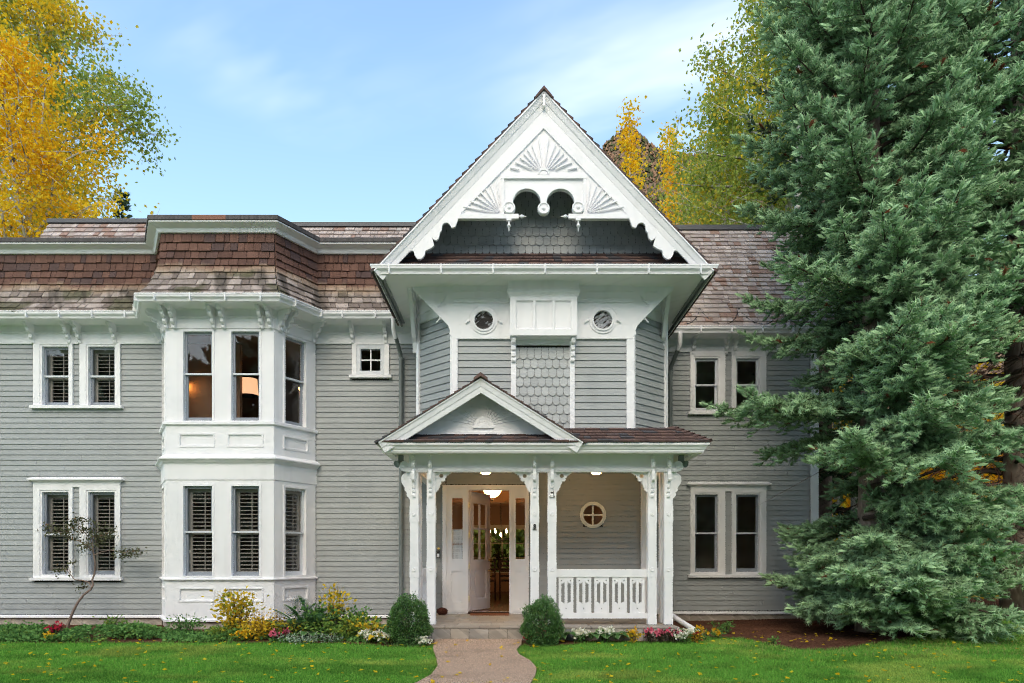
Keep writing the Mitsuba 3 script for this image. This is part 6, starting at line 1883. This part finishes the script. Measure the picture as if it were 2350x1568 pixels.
row = [(1243, 'bronze leaved begonia with red flowers nearest the right boxwood', 'm_plant', .82, 'm_petal_pink', 9), (1262, 'bronze leaved begonia with orange flowers next to the variegated hosta', 'm_plant', .85, 'm_petal_red', 6),
       (1328, 'large white begonia in the middle of the porch border', 'm_plant', .03, 'm_petal_white', 42), (1388, 'cream white begonia between the hostas of the porch border', 'm_plant', .08, 'm_petal_white', 26),
       (1452, 'yellow and bronze leaved begonia without white flowers', 'm_plant', .70, 'm_petal_yellow', 6), (1492, 'dark leaved begonia with a pale pink flower', 'm_darkleaf', 0, 'm_petal_pink', 9),
       (1516, 'dark leaved begonia with two bright pink flowers', 'm_darkleaf', 0, 'm_petal_pink', 8), (1541, 'dark leaved begonia with pink flowers under the inner right post', 'm_darkleaf', 0, 'm_petal_pink', 8),
       (1570, 'white begonia below the outer right post', 'm_plant', .1, 'm_petal_white', 36), (1592, 'reddish begonia at the end of the porch border', 'm_plant', .86, 'm_petal_red', 6)]
for xD, lab, mt, hue, fl_, nf in row:
    Y = 10.62 + .06 * rp.random()
    plant('begonia', lab, 'flower', G(xD, Y), Y, .22, .20, 150, .042, hue, mt, fl_, nf, .045)
plant('pansy', 'yellow pansies by the end of the leader pipe', 'flower', G(1612, 10.9), 10.9, .3, .2, 200, .035, .12, 'm_plant', 'm_petal_yellow', 12, .045)
plant('pansy', 'small yellow pansy alone in the mulch at the lawn edge', 'flower', G(1645, 11.2), 11.2, .2, .12, 110, .035, .12, 'm_plant', 'm_petal_yellow', 6, .045)
plant('perennial', 'green seedling standing in the mulch right of the leader pipe', 'plant', G(1660, 11.9), 11.9, .3, .24, 160, .05, .12)
plant('perennial', 'little green weed at the mulch edge under the spruce', 'plant', G(1775, 10.6), 10.6, .22, .10, 70, .045, .25)


def hosta(label, x, y, n, L, tone=None, mat='m_hosta'):
    k = thing('hosta', label, 'plant')
    z0 = gz(x, y)
    for i in range(n):
        a = 2 * math.pi * (i + .5 * rp.random()) / n; l = L * (.75 + .5 * rp.random()); wd = l * .36
        d = np.array([math.cos(a), math.sin(a), 0]); s = np.array([-d[1], d[0], 0])
        t = np.linspace(0, 1, 7)
        C = np.array([x, y, z0 + .03]) + d * (l * t)[:, None] + np.c_[0 * t, 0 * t, l * (1.3 * t - 1.15 * t ** 2)]
        ww = wd * np.array([.06, .12, .75, 1, .85, .5, .02])
        V, F, uv = [], [], []
        for j in range(7):
            for q, e in ((-1, 1), (-.55, .4), (0, 0), (.55, .4), (1, 1)):
                V.append(C[j] + s * ww[j] * q * .9 + [0, 0, abs(q) * ww[j] * .25]); uv.append((tone if tone is not None else rp.random() * .2 + .4, .3 + .6 * (abs(q) > .8)))
        for j in range(6):
            for q in range(4): F.append((j * 5 + q, j * 5 + q + 1, (j + 1) * 5 + q + 1, (j + 1) * 5 + q))
        F = np.array(F); F = np.vstack([F[:, [0, 1, 2]], F[:, [0, 2, 3]]])
        kk = newkey('leaf', k); scene[kk] = mikit.ply((np.array(V), F), mat, smooth=True, uv=np.array(uv))


hosta('variegated hosta with white leaf edges in front of the fern', G(715, 10.85), 10.85, 9, .26)
hosta('variegated hosta with white leaf edges beside the left boxwood', G(868, 10.95), 10.95, 11, .36)
hosta('orange yellow dying hosta in front of the left boxwood', G(872, 10.5), 10.5, 5, .24, .62, 'm_plant')
hosta('variegated hosta right of the right boxwood in the porch border', G(1287, 10.72), 10.72, 8, .24)
hosta('variegated hosta between the two white begonias of the porch border', G(1357, 10.72), 10.72, 7, .28)
hosta('variegated hosta right of the cream begonia in the porch border', G(1412, 10.72), 10.72, 8, .26)


def fern(label, x, y, fr_):
    k = thing('fern', label, 'fern', 'ferns in front of the bay')
    z0 = gz(x, y)
    for a, el, L in fr_:
        d = np.array([math.cos(a), math.sin(a), 0]); t = np.linspace(0, 1, 44)
        L *= 1.15
        C = np.array([x, y, z0]) + d * (L * math.cos(el) * t * (1 + .25 * t))[:, None] + np.c_[0 * t, 0 * t, L * math.sin(el) * t - .28 * L * t ** 2.2]
        T_ = np.gradient(C, axis=0); T_ /= np.linalg.norm(T_, axis=1, keepdims=True)
        S = np.cross(T_, [0, 0, 1.0]); S /= np.linalg.norm(S, axis=1, keepdims=True)
        P, D, sz = [], [], []
        for j in range(4, 44):
            l = L * .24 * math.sin(math.pi * min(1, .12 + .88 * t[j])) ** .8 + .012
            for s in (-1, 1): P.append(C[j]); D.append(S[j] * s + T_[j] * .45 - [0, 0, .15]); sz.append(l)
        P, D, sz = np.array(P), np.array(D), np.array(sz)
        V, F, uv = leaves(P, D, np.tile([0, 0, 1.0], (len(P), 1)), sz, .030, np.c_[.5 + 0 * sz, rp.random(len(sz))])
        m = MB(); m.add(V, F); m.tube(C, .004, 4)
        uv = np.vstack([uv, np.full((m.n - len(V), 2), .2)])
        kk = newkey('frond', k); scene[kk] = mikit.ply((np.vstack(m.v), np.vstack(m.f)), 'm_fern', uv=uv)


fern('large green fern with tall fronds before the bay corner', G(700, 11.1), 11.1, [(2.3, 1.35, .85), (2.9, 1.2, .72), (1.2, 1.3, .7), (.3, 1.25, .62), (3.4, .8, .6), (3.3, 1.05, .7), (5.6, 1.1, .6), (4.4, 1.0, .55), (5.0, 1.15, .6), (-.2, .9, .6), (3.9, .8, .5), (2.7, 1.45, .80)])
fern('smaller green fern leaning right towards the porch', G(757, 11.3), 11.3, [(2.0, 1.3, .62), (.9, 1.3, .66), (.1, 1.1, .62), (2.8, 1.1, .58), (-.5, .9, .5), (4.7, 1.0, .5), (5.3, 1.2, .5)])

# the trained little tree in front of the left windows
k = thing('wall_tree', 'small gnarled tree with sparse olive leaves trained before the lower left windows', 'tree')


def tz(zx, zy, Y=12.9): return at((60 + zx / 3.267) / 1.1494, (1220 + zy / 3.267) / 1.1494, Y)


limbs = [([(368, 1470), (385, 1420), (412, 1335), (440, 1270), (475, 1205), (525, 1140), (585, 1095), (606, 1058), (598, 1010), (618, 960), (625, 880), (612, 800), (604, 740)], .036, .018),
         ([(598, 1075), (570, 1035), (520, 1018), (445, 1010), (410, 965), (375, 925), (330, 935)], .020, .006),
         ([(606, 770), (560, 720), (490, 680), (420, 660), (330, 610), (240, 560)], .014, .004), ([(606, 760), (580, 660), (520, 590), (470, 520)], .012, .004),
         ([(612, 800), (680, 770), (760, 755), (850, 780), (960, 760), (1030, 745)], .013, .004), ([(604, 740), (640, 650), (720, 620), (770, 590)], .011, .004),
         ([(620, 970), (650, 940), (690, 905)], .005, .002), ([(590, 1080), (550, 1070), (505, 1080)], .006, .003), ([(410, 965), (395, 900), (405, 860)], .006, .003), ([(604, 740), (600, 620), (605, 520)], .010, .003)]
m = MB()
for i, (pts, r0, r1) in enumerate(limbs):
    P = np.array([tz(a, b, 12.9 - .05 * math.sin(i * 2.1 + j * .5)) for j, (a, b) in enumerate(pts)])
    mm = MB().tube(P, np.linspace(r0, r1, len(P)) * .72, 7)
    if i == 0: mm.build('trunk', 'm_bark', k, smooth=60)
    else: m.v += mm.v; m.f += [f + m.n for f in mm.f]; m.uv += mm.uv; m.n += mm.n
tag(m.build('boughs', 'm_bark', k, smooth=60), kind='stuff')
cl = [(470, 500, 60, 40, 90), (430, 560, 50, 40, 60), (520, 580, 40, 30, 60), (300, 590, 90, 40, 110), (370, 620, 50, 30, 50), (230, 560, 50, 35, 40), (650, 630, 90, 40, 150), (740, 630, 40, 30, 50), (590, 600, 40, 40, 50), (600, 690, 60, 40, 60), (540, 730, 50, 50, 70), (690, 545, 30, 40, 25), (880, 785, 60, 40, 70), (980, 770, 60, 40, 70), (820, 790, 40, 60, 40), (330, 940, 40, 40, 45), (505, 1075, 30, 30, 30), (402, 858, 20, 18, 14), (440, 660, 50, 25, 30), (600, 520, 30, 30, 25), (760, 580, 20, 25, 15), (680, 700, 40, 30, 20)]
P = np.vstack([np.array([tz(a, b) for a, b in zip(rp.normal(cx, sx * .5, n), rp.normal(cy, sy * .5, n))]) for cx, cy, sx, sy, n in cl])
P[:, 1] += rp.normal(size=len(P)) * .12
n = len(P)
V, F, uv = leaves(P, rdir(rp, n), rdir(rp, n), .05 + .025 * rp.random(n), .03, rp.random((n, 2)))
kk = newkey('crown', k); scene[kk] = mikit.ply((V, F), 'm_olive_leaf', uv=uv); tag(kk, kind='stuff')
